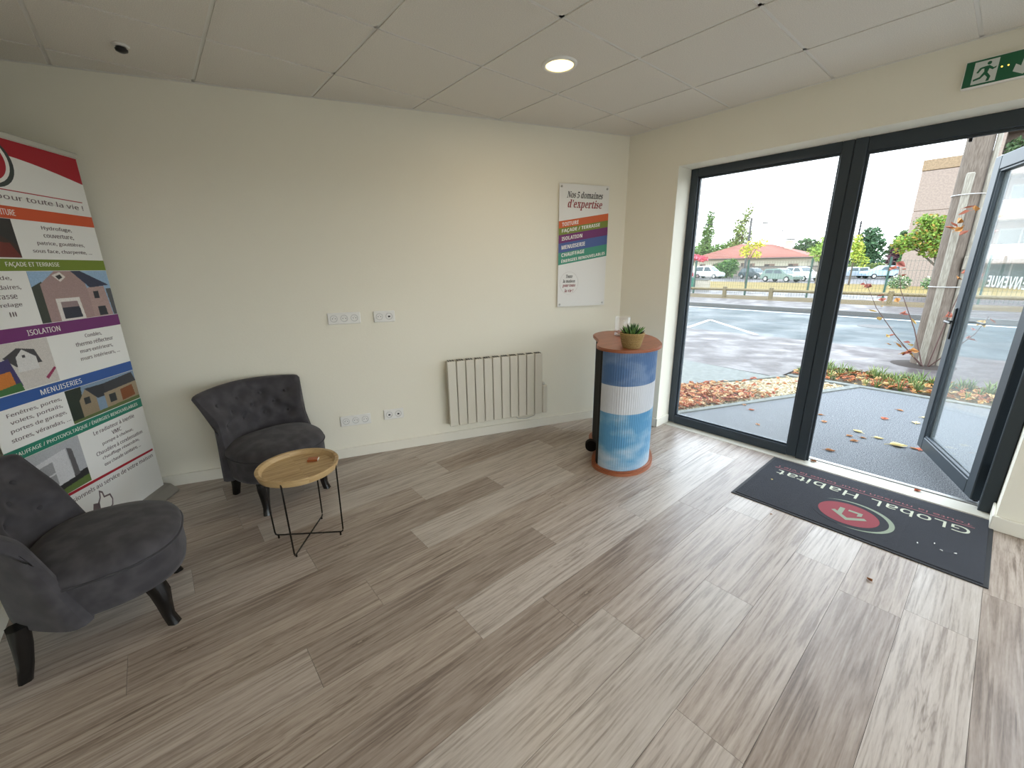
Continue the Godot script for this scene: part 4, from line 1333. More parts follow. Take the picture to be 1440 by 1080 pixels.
func build_mat() -> void:
	var o := thing("entrance_mat", "long charcoal entrance mat with white lettering and a red emblem", "doormat")
	# local x = reading direction (-z in the room), local y up the words (-x in the room), local z up
	o.transform = Transform3D(Basis(Vector3(0, 0, -1), Vector3(-1, 0, 0), Vector3.UP), Vector3(3.471, 0.0, 0.222))
	var w := 1.145
	var h := 0.79
	part("rubber_edge", bx(Vector3(0, 0, 0.0005), Vector3(w, h, 0.006), 0.003), mats.rubber, o)
	part("carpet", bx(Vector3(0.018, 0.018, 0.004), Vector3(w - 0.018, h - 0.018, 0.010), 0.003), mats.carpet, o)
	var cream := mat(color(196, 198, 178), 0.95)
	var pinkish := mat(color(150, 96, 100), 0.95)
	var red := tri_mat(color(164, 76, 84), 0.95, 4.0, 109, 0.25, Color(0.75, 0.75, 0.75), Color(1, 1, 1))
	var sage := mat(color(142, 152, 132), 0.95)
	var z := 0.0102
	letters("woven_text", "GLobaL", o, Vector3(0.30, 0.262, z), Vector3.RIGHT, Vector3.UP, 0.43, 0.085, cream, false, false)
	letters("woven_text", "Habitat", o, Vector3(0.81, 0.262, z), Vector3.RIGHT, Vector3.UP, 0.46, 0.085, cream, false, false)
	part("woven_line", plate(rect(0.07, 0.186, 1.075, 0.192), 0.0008), pinkish, o, Transform3D(Basis.IDENTITY, Vector3(0, 0, z + 0.0006)))
	letters("woven_text", "Toute la maison pour toute la vie !", o, Vector3(0.57, 0.155, z), Vector3.RIGHT, Vector3.UP, 0.98, 0.034, pinkish, false, false)
	var cx := 0.567
	var cy := 0.535
	var zf := func(d: float) -> Transform3D: return Transform3D(Basis.IDENTITY, Vector3(0, 0, z + d))
	part("emblem", plate(oval(cx - 0.012, cy + 0.0, 0.192, 0.172, 48), 0.0008), sage, o, zf.call(0.0006))
	part("emblem", plate(oval(cx + 0.004, cy + 0.006, 0.184, 0.164, 48), 0.0008), mats.carpet, o, zf.call(0.0010))
	part("emblem", plate(oval(cx + 0.006, cy + 0.008, 0.145, 0.135, 48), 0.0008), red, o, zf.call(0.0014))
	part("emblem", plate(poly([cx - 0.085, cy + 0.02, cx, cy + 0.095, cx + 0.085, cy + 0.02, cx + 0.07, cy + 0.002, cx + 0.055, cy + 0.016, cx + 0.055, cy - 0.05, cx + 0.03, cy - 0.05, cx + 0.03, cy + 0.035, cx, cy + 0.062, cx - 0.07, cy + 0.002]), 0.0008), sage, o, zf.call(0.0018))
	part("emblem", plate(poly([cx - 0.055, cy - 0.05, cx - 0.055, cy - 0.01, cx - 0.035, cy + 0.005, cx - 0.035, cy - 0.03, cx + 0.012, cy - 0.03, cx + 0.012, cy - 0.05]), 0.0008), sage, o, zf.call(0.0018))

func dry_leaf(sz: float, curl: float) -> SurfaceTool:
	var st := new_st()
	var half := [[0.0, 0.0], [0.16, 0.22], [0.38, 0.38], [0.6, 0.30], [0.82, 0.16], [1.0, 0.0]]
	for k in half.size() - 1:
		for s in [-1.0, 1.0]:
			var f := func(q: Array, e: float) -> Vector3:
				return Vector3((q[0] - 0.5) * sz, curl * sz * (absf(e * q[1]) * 1.1 + (q[0] - 0.5) * (q[0] - 0.5)), e * q[1] * sz)
			quad(st, f.call(half[k], 0.0), f.call(half[k], s), f.call(half[k + 1], s), f.call(half[k + 1], 0.0), 0)
	tube(st, [Vector3(-0.75 * sz, 0.12 * curl * sz, 0), Vector3(-0.5 * sz, curl * sz * 0.25, 0), Vector3(0, 0.002, 0)], [0.02 * sz, 0.02 * sz, 0.008 * sz], 5)
	return st

func build_small_things() -> void:
	var l := part("dry_leaf", dry_leaf(0.03, 0.7), mats.leaf_tan, self, Transform3D(Basis(Vector3.UP, 0.9), Vector3(2.349, 0.001, -0.15)))
	tag(l, "curled dry brown leaf lying on the plank floor before the mat", "leaf")
	l = part("dry_leaf", dry_leaf(0.016, 0.5), mats.leaf_tan, self, Transform3D(Basis(Vector3.UP, 2.2), Vector3(2.60, 0.001, -0.655)))
	tag(l, "tiny dry leaf scrap on the floor left of the mat", "leaf")
	l = part("dry_leaf", dry_leaf(0.02, 0.5), mats.leaf_pale, self, Transform3D(Basis(Vector3.UP, 0.3), Vector3(3.05, 0.0105, -0.80)))
	tag(l, "tiny pale leaf scrap lying on the mat near its left end", "leaf")
	l = part("dry_leaf", dry_leaf(0.05, 0.4), mats.leaf_tan, self, Transform3D(Basis(Vector3.UP, 1.3), Vector3(3.60, 0.005, -0.70)))
	tag(l, "dry leaf on the threshold at the foot of the mullion", "leaf")
	l = part("dry_leaf", dry_leaf(0.045, 0.4), mats.leaf_red, self, Transform3D(Basis(Vector3.UP, 2.6), Vector3(3.60, 0.005, -0.12)))
	tag(l, "brown leaf on the threshold behind the mat", "leaf")
	for k in 4:
		var q: Array = [[2.93, 0.02], [2.88, 0.05], [2.90, 0.10], [2.87, -0.04]][k]
		var c := part("lint_crumb", bx(Vector3(-0.006, 0, -0.0025), Vector3(0.006, 0.004, 0.0025), 0.001), mats.white, self, Transform3D(Basis(Vector3.UP, k * 1.1), Vector3(q[0], 0.0105, q[1])))
		tag(c, "tiny white crumb on the dark mat, %s" % ["in the middle of the four", "second nearest the door hinge side", "nearest the right end", "nearest the emblem"][k], "crumb", "crumbs on the mat")

# ---------------------------------------------------------------- things along the street

func leaf_cloud(blobs: Array, count: int, size: float, cols: Array, sd: int) -> SurfaceTool:
	var st := new_st()
	var r := RandomNumberGenerator.new()
	r.seed = sd
	var weight := 0.0
	for b in blobs: weight += b[1].x * b[1].y * b[1].z
	for b in blobs:
		var n := int(count * b[1].x * b[1].y * b[1].z / weight) + 6
		for k in n:
			var d := Vector3(r.randfn(), r.randfn(), r.randfn()).normalized() * pow(r.randf(), 0.45)
			var p: Vector3 = b[0] + d * b[1]
			var q := Basis.from_euler(Vector3(r.randf() * TAU, r.randf() * TAU, r.randf() * TAU))
			var s := size * r.randf_range(0.6, 1.25)
			var c: Color = cols[r.randi() % cols.size()]
			var v := r.randf_range(0.8, 1.15)
			st.set_color(Color(c.r * v, c.g * v, c.b * v).srgb_to_linear())
			quad(st, p + q * Vector3(-s, 0, 0), p + q * Vector3(0, s * 0.18, -s * 0.5), p + q * Vector3(s, 0, 0), p + q * Vector3(0, s * 0.18, s * 0.5), -1)
	return st

func foliage_mat() -> StandardMaterial3D:
	if mats.has("foliage"): return mats.foliage
	var m := mat(Color.WHITE, 0.8)
	m.vertex_color_use_as_albedo = true
	m.backlight_enabled = true
	m.backlight = Color(0.25, 0.3, 0.12)
	m.cull_mode = BaseMaterial3D.CULL_DISABLED
	mats.foliage = m
	return m

func bark_mat() -> StandardMaterial3D:
	if not mats.has("bark"): mats.bark = tri_mat(color(112, 102, 90), 0.95, 3.0, 131, 0.05, Color(0.6, 0.58, 0.55), Color(1, 1, 1), 0.4)
	return mats.bark

func tree(called: String, label: String, at: Vector3, trunk: float, tr: float, blobs: Array, count: int, size: float, cols: Array, sd: int, group := "") -> Node3D:
	var o := thing(called, label, "tree", at, 0.0, group)
	var st := new_st()
	tube(st, [Vector3.ZERO, Vector3(0.02, trunk * 0.5, 0.01), Vector3(0, trunk, 0)], [tr * 1.2, tr, tr * 0.75], 8)
	for b in blobs:
		tube(st, [Vector3(0, trunk * 0.85, 0), (Vector3(0, trunk, 0) + b[0]) * 0.5, b[0]], [tr * 0.6, tr * 0.4, tr * 0.12], 6)
	part("trunk", st, bark_mat(), o)
	var c := part("crown", leaf_cloud(blobs, count, size, cols, sd), foliage_mat(), o)
	c.set_meta("kind", "stuff")
	return o

func scatter(called: String, label: String, category: String, meshes_of: Mesh, m: Material, xforms: Array, cols: Array) -> void:
	var mm := MultiMesh.new()
	mm.transform_format = MultiMesh.TRANSFORM_3D
	mm.use_colors = true
	mm.mesh = meshes_of
	mm.instance_count = xforms.size()
	for k in xforms.size():
		mm.set_instance_transform(k, xforms[k])
		mm.set_instance_color(k, cols[k])
	var o := MultiMeshInstance3D.new()
	o.name = numbered(called)
	o.multimesh = mm
	o.material_override = m
	add_child(o)
	tag(o, label, category, "", "stuff")

func lin(r: int, g: int, b: int) -> Color:
	return Color8(r, g, b).srgb_to_linear()

func build_street() -> void:
	var r := RandomNumberGenerator.new()
	r.seed = 77
	var vm := mat(Color.WHITE, 0.75)
	vm.vertex_color_use_as_albedo = true
	vm.cull_mode = BaseMaterial3D.CULL_DISABLED
	# gravel and fallen leaves in the bed
	var stone := mesh_of(turned([Vector2(0, -0.008), Vector2(0.012, -0.004), Vector2(0.014, 0.002), Vector2(0.009, 0.007), Vector2(0, 0.009)], 6))
	var leafm := mesh_of(dry_leaf(0.07, 0.45))
	var bed := poly([3.72, -2.14, 6.41, -1.08, 6.41, -1.66, 4.9, -2.46, 3.72, -3.1])
	var xs := []
	var cs := []
	while xs.size() < 5000:
		var p := Vector2(r.randf_range(3.7, 6.43), r.randf_range(-3.2, -1.0))
		if not Geometry2D.is_point_in_polygon(p, bed): continue
		var s := r.randf_range(0.7, 1.5)
		xs.append(Transform3D(Basis.from_euler(Vector3(r.randf() * 0.6, r.randf() * TAU, r.randf() * 0.6)).scaled(Vector3(s, s, s)), Vector3(p.x, -0.038 + r.randf() * 0.006, p.y)))
		cs.append([lin(172, 158, 126), lin(156, 140, 106), lin(186, 176, 148), lin(142, 124, 94)][r.randi() % 4])
	scatter("gravel", "pale beige gravel stones in the bed outside the pane", "gravel", stone, vm, xs, cs)
	xs = []
	cs = []
	while xs.size() < 1500:
		var p := Vector2(r.randf_range(3.7, 6.43), r.randf_range(-3.2, -1.0))
		if not Geometry2D.is_point_in_polygon(p, bed): continue
		# thick by the window end, thinning out towards the far end where bare gravel shows
		var keep := clampf(1.0 - (p.x - 4.75) * 1.25 - (p.y + 2.0) * 0.3, 0.05, 1.0)
		if r.randf() > keep: continue
		var s := r.randf_range(0.6, 1.25)
		xs.append(Transform3D(Basis.from_euler(Vector3(r.randf_range(-0.5, 0.5), r.randf() * TAU, r.randf_range(-0.5, 0.5))).scaled(Vector3(s, s, s)), Vector3(p.x, -0.022 + r.randf() * 0.03, p.y)))
		cs.append([lin(168, 94, 56), lin(182, 118, 70), lin(192, 150, 104), lin(150, 74, 48), lin(198, 168, 128)][r.randi() % 5])
	scatter("leaf_litter", "orange fallen leaves heaped in the gravel bed outside the pane", "fallen leaves", leafm, vm, xs, cs)
	# bed beyond the porch: leaves and weeds
	xs = []
	cs = []
	for k in 900:
		var s := r.randf_range(0.6, 1.2)
		xs.append(Transform3D(Basis.from_euler(Vector3(r.randf_range(-0.5, 0.5), r.randf() * TAU, r.randf_range(-0.5, 0.5))).scaled(Vector3(s, s, s)), Vector3(r.randf_range(6.55, 7.36), -0.02 + r.randf() * 0.03, r.randf_range(-1.72, 1.6))))
		cs.append([lin(164, 98, 58), lin(172, 126, 72), lin(144, 84, 50), lin(180, 152, 102)][r.randi() % 4])
	scatter("leaf_litter", "fallen leaves lying in the weedy strip beyond the porch", "fallen leaves", leafm, vm, xs, cs)
	var blade := new_st()
	for k in 7:
		var a := TAU * k / 7.0
		var d := Vector3(cos(a), 0, sin(a))
		var sd := Vector3(-sin(a), 0, cos(a)) * 0.006
		face(blade, [d * 0.01 - sd, d * 0.01 + sd, d * 0.03 + Vector3(0, 0.07, 0) + sd * 0.8, d * 0.03 + Vector3(0, 0.07, 0) - sd * 0.8], Vector3.ZERO)
		face(blade, [d * 0.03 + Vector3(0, 0.07, 0) - sd * 0.8, d * 0.03 + Vector3(0, 0.07, 0) + sd * 0.8, d * 0.07 + Vector3(0, 0.12, 0)], Vector3.ZERO)
	xs = []
	cs = []
	for k in 230:
		var z := r.randf_range(-1.72, 1.7)
		var x := r.randf_range(7.05, 7.36) if r.randf() < 0.5 else r.randf_range(6.56, 7.3)
		var s := r.randf_range(0.5, 1.3)
		xs.append(Transform3D(Basis(Vector3.UP, r.randf() * TAU).scaled(Vector3(s, s, s)), Vector3(x, -0.03, z)))
		cs.append([lin(90, 112, 54), lin(106, 124, 64), lin(78, 98, 50), lin(126, 130, 76)][r.randi() % 4])
	scatter("weeds", "green weeds growing in the strip beyond the porch", "weeds", mesh_of(blade), vm, xs, cs)
	# leaves lying singly on the porch asphalt
	var spots := [[4.68, -0.63], [4.75, -0.9], [5.27, -0.53], [4.54, -0.33], [4.01, -0.68], [4.5, -0.65], [4.39, -0.6], [4.62, -0.47], [5.35, -0.31], [5.7, -0.47], [4.53, -0.56], [4.56, -0.24], [4.57, -0.2], [5.59, -0.26], [4.72, -1.62], [4.6, -1.5], [4.95, -0.98], [4.2, -1.3]]
	var looks := ["pale tan", "brown", "rust red", "large cream", "tan", "grey brown", "small tan", "small pale", "cream", "brown", "tan", "brown curled", "rust", "pale", "tan", "orange", "brown", "dark brown"]
	var where := ["near the middle of the asphalt porch", "left on the asphalt porch by the mullion", "on the far half of the asphalt porch", "just left of the open leaf's corner", "close to the threshold on the porch", "beside the middle of the porch", "just nearer than the porch's middle", "right of the porch's middle", "far right of the porch by the open leaf", "near the puddle at the porch's far edge", "among the leaves mid-porch", "under the open leaf's free corner", "beside the open leaf's free corner", "far right near the porch edging", "on the edging below the fixed pane", "by the gravel edging behind the pane", "behind the mullion on the porch", "on the asphalt seen through the pane"]
	var lm := [mats.leaf_pale, mats.leaf_tan, mats.leaf_red, mats.leaf_pale, mats.leaf_tan, mats.leaf_tan, mats.leaf_tan, mats.leaf_pale, mats.leaf_pale, mats.leaf_tan, mats.leaf_tan, mats.leaf_tan, mats.leaf_red, mats.leaf_pale, mats.leaf_tan, mats.leaf_red, mats.leaf_tan, mats.leaf_tan]
	for k in spots.size():
		var sz := 0.13 if k == 3 else r.randf_range(0.05, 0.085)
		var l := part("fallen_leaf", dry_leaf(sz, 0.3), lm[k], self, Transform3D(Basis(Vector3.UP, r.randf() * TAU), Vector3(spots[k][0], -0.0285, spots[k][1])))
		tag(l, "%s fallen leaf %s" % [looks[k], where[k]], "leaf", "leaves on the porch")
	# utility pole with its conduit covers
	var pl := thing("utility_pole", "weathered wooden utility pole with a pale conduit cover outside the door", "pole", Vector3(8.62, -0.035, -0.60))
	var wood := tri_mat(color(116, 105, 94), 0.9, 1.0, 141, 0.03, Color(0.8, 0.78, 0.76), Color(1, 1, 1), 0.2)
	wood.uv1_scale = Vector3(5, 0.4, 5)
	part("shaft", bar([Vector3(0, 0, 0), Vector3(0.01, 3, -0.01), Vector3(0.02, 8.5, -0.02)], [0.145, 0.135, 0.11], 20), wood, pl)
	var cov := tri_mat(color(150, 145, 132), 0.6, 1.0, 143, 0.03, Color(0.82, 0.8, 0.78), Color(1, 1, 1))
	cov.uv1_scale = Vector3(5, 0.4, 5)
	var cst := new_st()
	for y in [[0.0, 2.62]]: box(cst, Vector3(-0.13, (y[0] + y[1]) / 2, -0.01), Vector3(0.04, y[1] - y[0], 0.085), 0.014)
	part("conduit_cover", cst, cov, pl)
	part("conduit", bar([Vector3(-0.03, 0.02, 0.165), Vector3(-0.02, 3.4, 0.155), Vector3(-0.01, 5.0, 0.14)], 0.028, 10), cov, pl)
	for y in [1.15, 2.35]:
		var ring := []
		for k in 24: ring.append(Vector3(0.0 + 0.163 * cos(TAU * k / 24) - 0.012, y, 0.163 * sin(TAU * k / 24) + 0.01))
		part("band", bar(ring, 0.006, 6, true), mats.steel, pl)
	part("meter_box", bx(Vector3(-0.11, 1.38, 0.14), Vector3(0.0, 1.56, 0.26), 0.008), cov, pl)
	part("mound", turned([Vector2(0.42, -0.01), Vector2(0.3, 0.015), Vector2(0.12, 0.03), Vector2(0.0, 0.03)], 20), mats.soil, pl)
	# sapling sprouting round the pole, with autumn leaves one by one
	var sp := thing("sapling", "thin bare sapling with scattered orange leaves around the pole's foot", "sapling", Vector3(8.42, -0.035, -0.58))
	var stem_mat := mat(color(84, 62, 56), 0.8)
	var stems := [
		[Vector3(0, 0, 0), Vector3(-0.18, 0.45, -0.35), Vector3(-0.32, 0.85, -0.62), Vector3(-0.42, 1.25, -0.8)],
		[Vector3(0, 0, 0), Vector3(-0.05, 0.55, -0.18), Vector3(-0.12, 1.1, -0.42), Vector3(-0.16, 1.45, -0.5)],
		[Vector3(0.02, 0, 0.05), Vector3(-0.1, 0.3, 0.25), Vector3(-0.16, 0.55, 0.42), Vector3(-0.22, 0.8, 0.5)],
		[Vector3(0.0, 0, 0.05), Vector3(-0.08, 0.7, 0.12), Vector3(-0.1, 1.4, 0.22), Vector3(-0.12, 2.0, 0.3)],
		[Vector3(0, 0, 0.02), Vector3(-0.2, 0.2, -0.12), Vector3(-0.42, 0.42, -0.3)],
	]
	for s in stems:
		var rad := []
		for k in s.size(): rad.append(lerpf(0.009, 0.002, float(k) / (s.size() - 1)))
		part("stem", bar(s, rad, 6), stem_mat, sp)
	var lmesh := mesh_of(dry_leaf(0.11, 0.5))
	var lcol := [mat(color(164, 112, 54), 0.7), mat(color(146, 82, 60), 0.7), mat(color(172, 140, 78), 0.7), mat(color(138, 76, 64), 0.7)]
	for k in 46:
		var s: Array = stems[k % stems.size()]
		var t := r.randf_range(0.35, 1.0) * (s.size() - 1)
		var i := mini(int(t), s.size() - 2)
		var p: Vector3 = (s[i] as Vector3).lerp(s[i + 1], t - i) + Vector3(r.randf_range(-0.06, 0.06), r.randf_range(-0.05, 0.08), r.randf_range(-0.1, 0.1))
		var q := r.randf_range(0.6, 1.2)
		part("leaf", lmesh, lcol[r.randi() % 4], sp, Transform3D(Basis.from_euler(Vector3(r.randf_range(-0.8, 0.8), r.randf() * TAU, r.randf_range(-0.8, 0.8))).scaled(Vector3(q, q, q)), p))
	for p in [Vector3(-0.1, 1.95, -0.02), Vector3(-0.14, 2.05, 0.0), Vector3(-0.1, 1.85, 0.03), Vector3(-0.2, 1.9, -0.08), Vector3(-0.1, 2.12, 0.06)]:
		for k in 2:
			part("leaf", lmesh, lcol[k], sp, Transform3D(Basis.from_euler(Vector3(r.randf_range(-0.8, 0.8), r.randf() * TAU, r.randf_range(-0.8, 0.8))), p + Vector3(r.randf_range(-0.05, 0.05), r.randf_range(-0.05, 0.05), r.randf_range(-0.05, 0.05))))
	# low timber rail on the verge across the road
	var rail := thing("timber_rail", "low weathered timber rail on short posts across the street", "railing", Vector3(19.3, 0.06, 0))
	var rw := tri_mat(color(128, 116, 90), 0.9, 1.0, 151, 0.04, Color(0.7, 0.68, 0.6), Color(1, 1, 1))
	for k in range(-8, 5):
		var z := -0.7 + 1.85 * k
		part("post", bx(Vector3(-0.07, -0.1, z - 0.07), Vector3(0.07, 0.46, z + 0.07), 0.015), rw, rail)
		part("beam", bar([Vector3(0.0, 0.34, z), Vector3(0.0, 0.34, z + 1.85)], 0.055, 8), rw, rail)
	# mesh fence
	var fence := thing("mesh_fence", "green post and wire mesh fence along the dry lawn", "fence", Vector3(21.4, 0.04, 0))
	var gp := mat(color(38, 72, 60), 0.5)
	var panel := new_st()
	for k in 24: box(panel, Vector3(0, 0.78, 0.05 + 0.104 * k), Vector3(0.006, 1.5, 0.006))
	for k in 5: box(panel, Vector3(0.004, 0.1 + 0.34 * k, 1.25), Vector3(0.006, 0.006, 2.44))
	var pm := mesh_of(panel)
	var zz := -18.05
	while zz < 6.0:
		part("post", bx(Vector3(-0.03, -0.1, zz - 0.03), Vector3(0.03, 1.62, zz + 0.03), 0.004), gp, fence)
		var mp := part("mesh_panel", pm, gp, fence, Transform3D(Basis.IDENTITY, Vector3(0, 0, zz)))
		mp.set_meta("kind", "stuff")
		zz += 2.5
	# sign board by a low wall at the far left
	var lwall := thing("low_wall", "short pale rendered wall on the verge at the pane's left edge", "wall", Vector3(25.2, 0.0, -12.6))
	part("wall_body", bx(Vector3(-0.12, -0.1, -3.0), Vector3(0.12, 0.56, 1.1), 0.01), mat(color(168, 160, 146), 0.9), lwall)
	part("coping", bx(Vector3(-0.15, 0.56, -3.0), Vector3(0.15, 0.62, 1.1), 0.01), mats.conc, lwall)
	var bd := thing("street_sign", "small green sign board with white letters before the low wall", "sign", Vector3(24.9, 0.0, -13.1))
	part("board", bx(Vector3(0, 0.08, -0.75), Vector3(0.04, 0.72, 0.75), 0.005), mat(color(24, 104, 82), 0.5), bd)
	letters("lettering", "lola", bd, Vector3(-0.002, 0.4, 0.05), Vector3(0, 0, 1), Vector3.UP, 0.9, 0.42, mats.vinyl)

# ---------------------------------------------------------------- far side: cars, house, flats, trees

func make_car(label: String, at: Vector3, turn: float, paint: Color, kind: String, called := "car") -> void:
	# local x forwards; y up
	var o := thing(called, label, "car", at, turn, "cars in the car park")
	var body := mat(paint, 0.25, 0.2)
	var glass := mat(color(58, 70, 74), 0.08)
	var l := 4.1
	var low := [[-2.05, 0.32], [-2.08, 0.62], [-1.98, 0.88], [1.0, 0.92], [1.85, 0.76], [2.05, 0.58], [2.05, 0.30]]
	var roof := [[-1.9, 0.88], [-1.62, 1.42], [-0.2, 1.48], [0.3, 1.42], [1.05, 0.92]]
	if kind == "van":
		low = [[-2.05, 0.34], [-2.08, 0.7], [-2.02, 0.98], [1.15, 1.0], [1.9, 0.84], [2.08, 0.6], [2.06, 0.32]]
		roof = [[-2.0, 0.98], [-1.95, 1.74], [-0.3, 1.80], [0.35, 1.70], [1.2, 1.0]]
	if kind == "suv":
		low = [[-2.15, 0.4], [-2.2, 0.72], [-2.1, 1.02], [0.95, 1.04], [1.95, 0.92], [2.2, 0.68], [2.18, 0.38]]
		roof = [[-2.05, 1.02], [-1.75, 1.58], [-0.2, 1.64], [0.2, 1.58], [1.0, 1.04]]
	var w := 0.84
	part("body", car_solid(low, w, w * 0.95), body, o)
	part("roof", car_solid(roof, w * 0.94, w * 0.72), body, o)
	var gl := new_st()
	var wins := [[0.06, 0.44], [0.5, 0.94]]
	var c := Vector3.ZERO
	for s in [-1.0, 1.0]:
		for q in wins:
			var xa := lerpf(roof[0][0] + 0.22, roof[4][0] - 0.22, q[0])
			var xb := lerpf(roof[0][0] + 0.22, roof[4][0] - 0.22, q[1])
			var yb: float = roof[0][1] + 0.06
			var yt: float = roof[1][1] - 0.10
			var xta := maxf(xa, roof[1][0] + 0.12)
			var xtb := minf(xb, roof[3][0] - 0.05)
			var zf := func(y: float) -> float: return s * (lerpf(w * 0.94, w * 0.72, (y - roof[0][1]) / (roof[2][1] - roof[0][1])) + 0.012)
			face(gl, [Vector3(xa, yb, zf.call(yb)), Vector3(xta, yt, zf.call(yt)), Vector3(xtb, yt, zf.call(yt)), Vector3(xb, yb, zf.call(yb))], Vector3(0, yb, 0))
	for e in [[3, 4, 0.012], [1, 0, -0.012]]:
		var p: Array = roof[e[0]]
		var q: Array = roof[e[1]]
		var a := Vector2(p[0], p[1]).lerp(Vector2(q[0], q[1]), 0.08)
		var b := Vector2(p[0], p[1]).lerp(Vector2(q[0], q[1]), 0.92)
		face(gl, [Vector3(a.x + e[2], a.y, -w * 0.66), Vector3(a.x + e[2], a.y, w * 0.66), Vector3(b.x + e[2], b.y, w * 0.8), Vector3(b.x + e[2], b.y, -w * 0.8)], Vector3(0, 0.9, 0))
	part("window", gl, glass, o)
	for x in [-1.3, 1.3]:
		for s in [-1.0, 1.0]:
			var wh := part("wheel", bar([Vector3(x, 0.32, s * 0.70), Vector3(x, 0.32, s * 0.86)], 0.32, 20), mats.rubber, o)
			part("hub", bar([Vector3(x, 0.32, s * 0.855), Vector3(x, 0.32, s * 0.875)], 0.2, 14), mats.steel, wh)
	for s in [-1.0, 1.0]:
		part("headlamp", bx(Vector3(1.82, 0.60, s * 0.5), Vector3(2.04, 0.74, s * 0.78), 0.03), mats.white, o)
		part("tail_lamp", bx(Vector3(-2.10, 0.66, s * 0.56), Vector3(-1.98, 0.86, s * 0.79), 0.02), mat(color(150, 24, 26), 0.3), o)

func car_solid(prof: Array, w0: float, w1: float) -> SurfaceTool:
	var st := new_st()
	var lo := 10.0
	var hi := -10.0
	for p in prof:
		lo = minf(lo, p[1])
		hi = maxf(hi, p[1])
	var c := Vector3(0, (lo + hi) / 2, 0)
	var n := prof.size()
	var v := func(k: int, s: float) -> Vector3:
		var y: float = prof[k][1]
		return Vector3(prof[k][0], y, s * lerpf(w0, w1, (y - lo) / (hi - lo)))
	for k in n:
		var j := (k + 1) % n
		face(st, [v.call(k, -1.0), v.call(j, -1.0), v.call(j, 1.0), v.call(k, 1.0)], c)
	for s in [-1.0, 1.0]:
		var e := []
		for k in n: e.append(v.call(k, s))
		face(st, e, c)
	return st

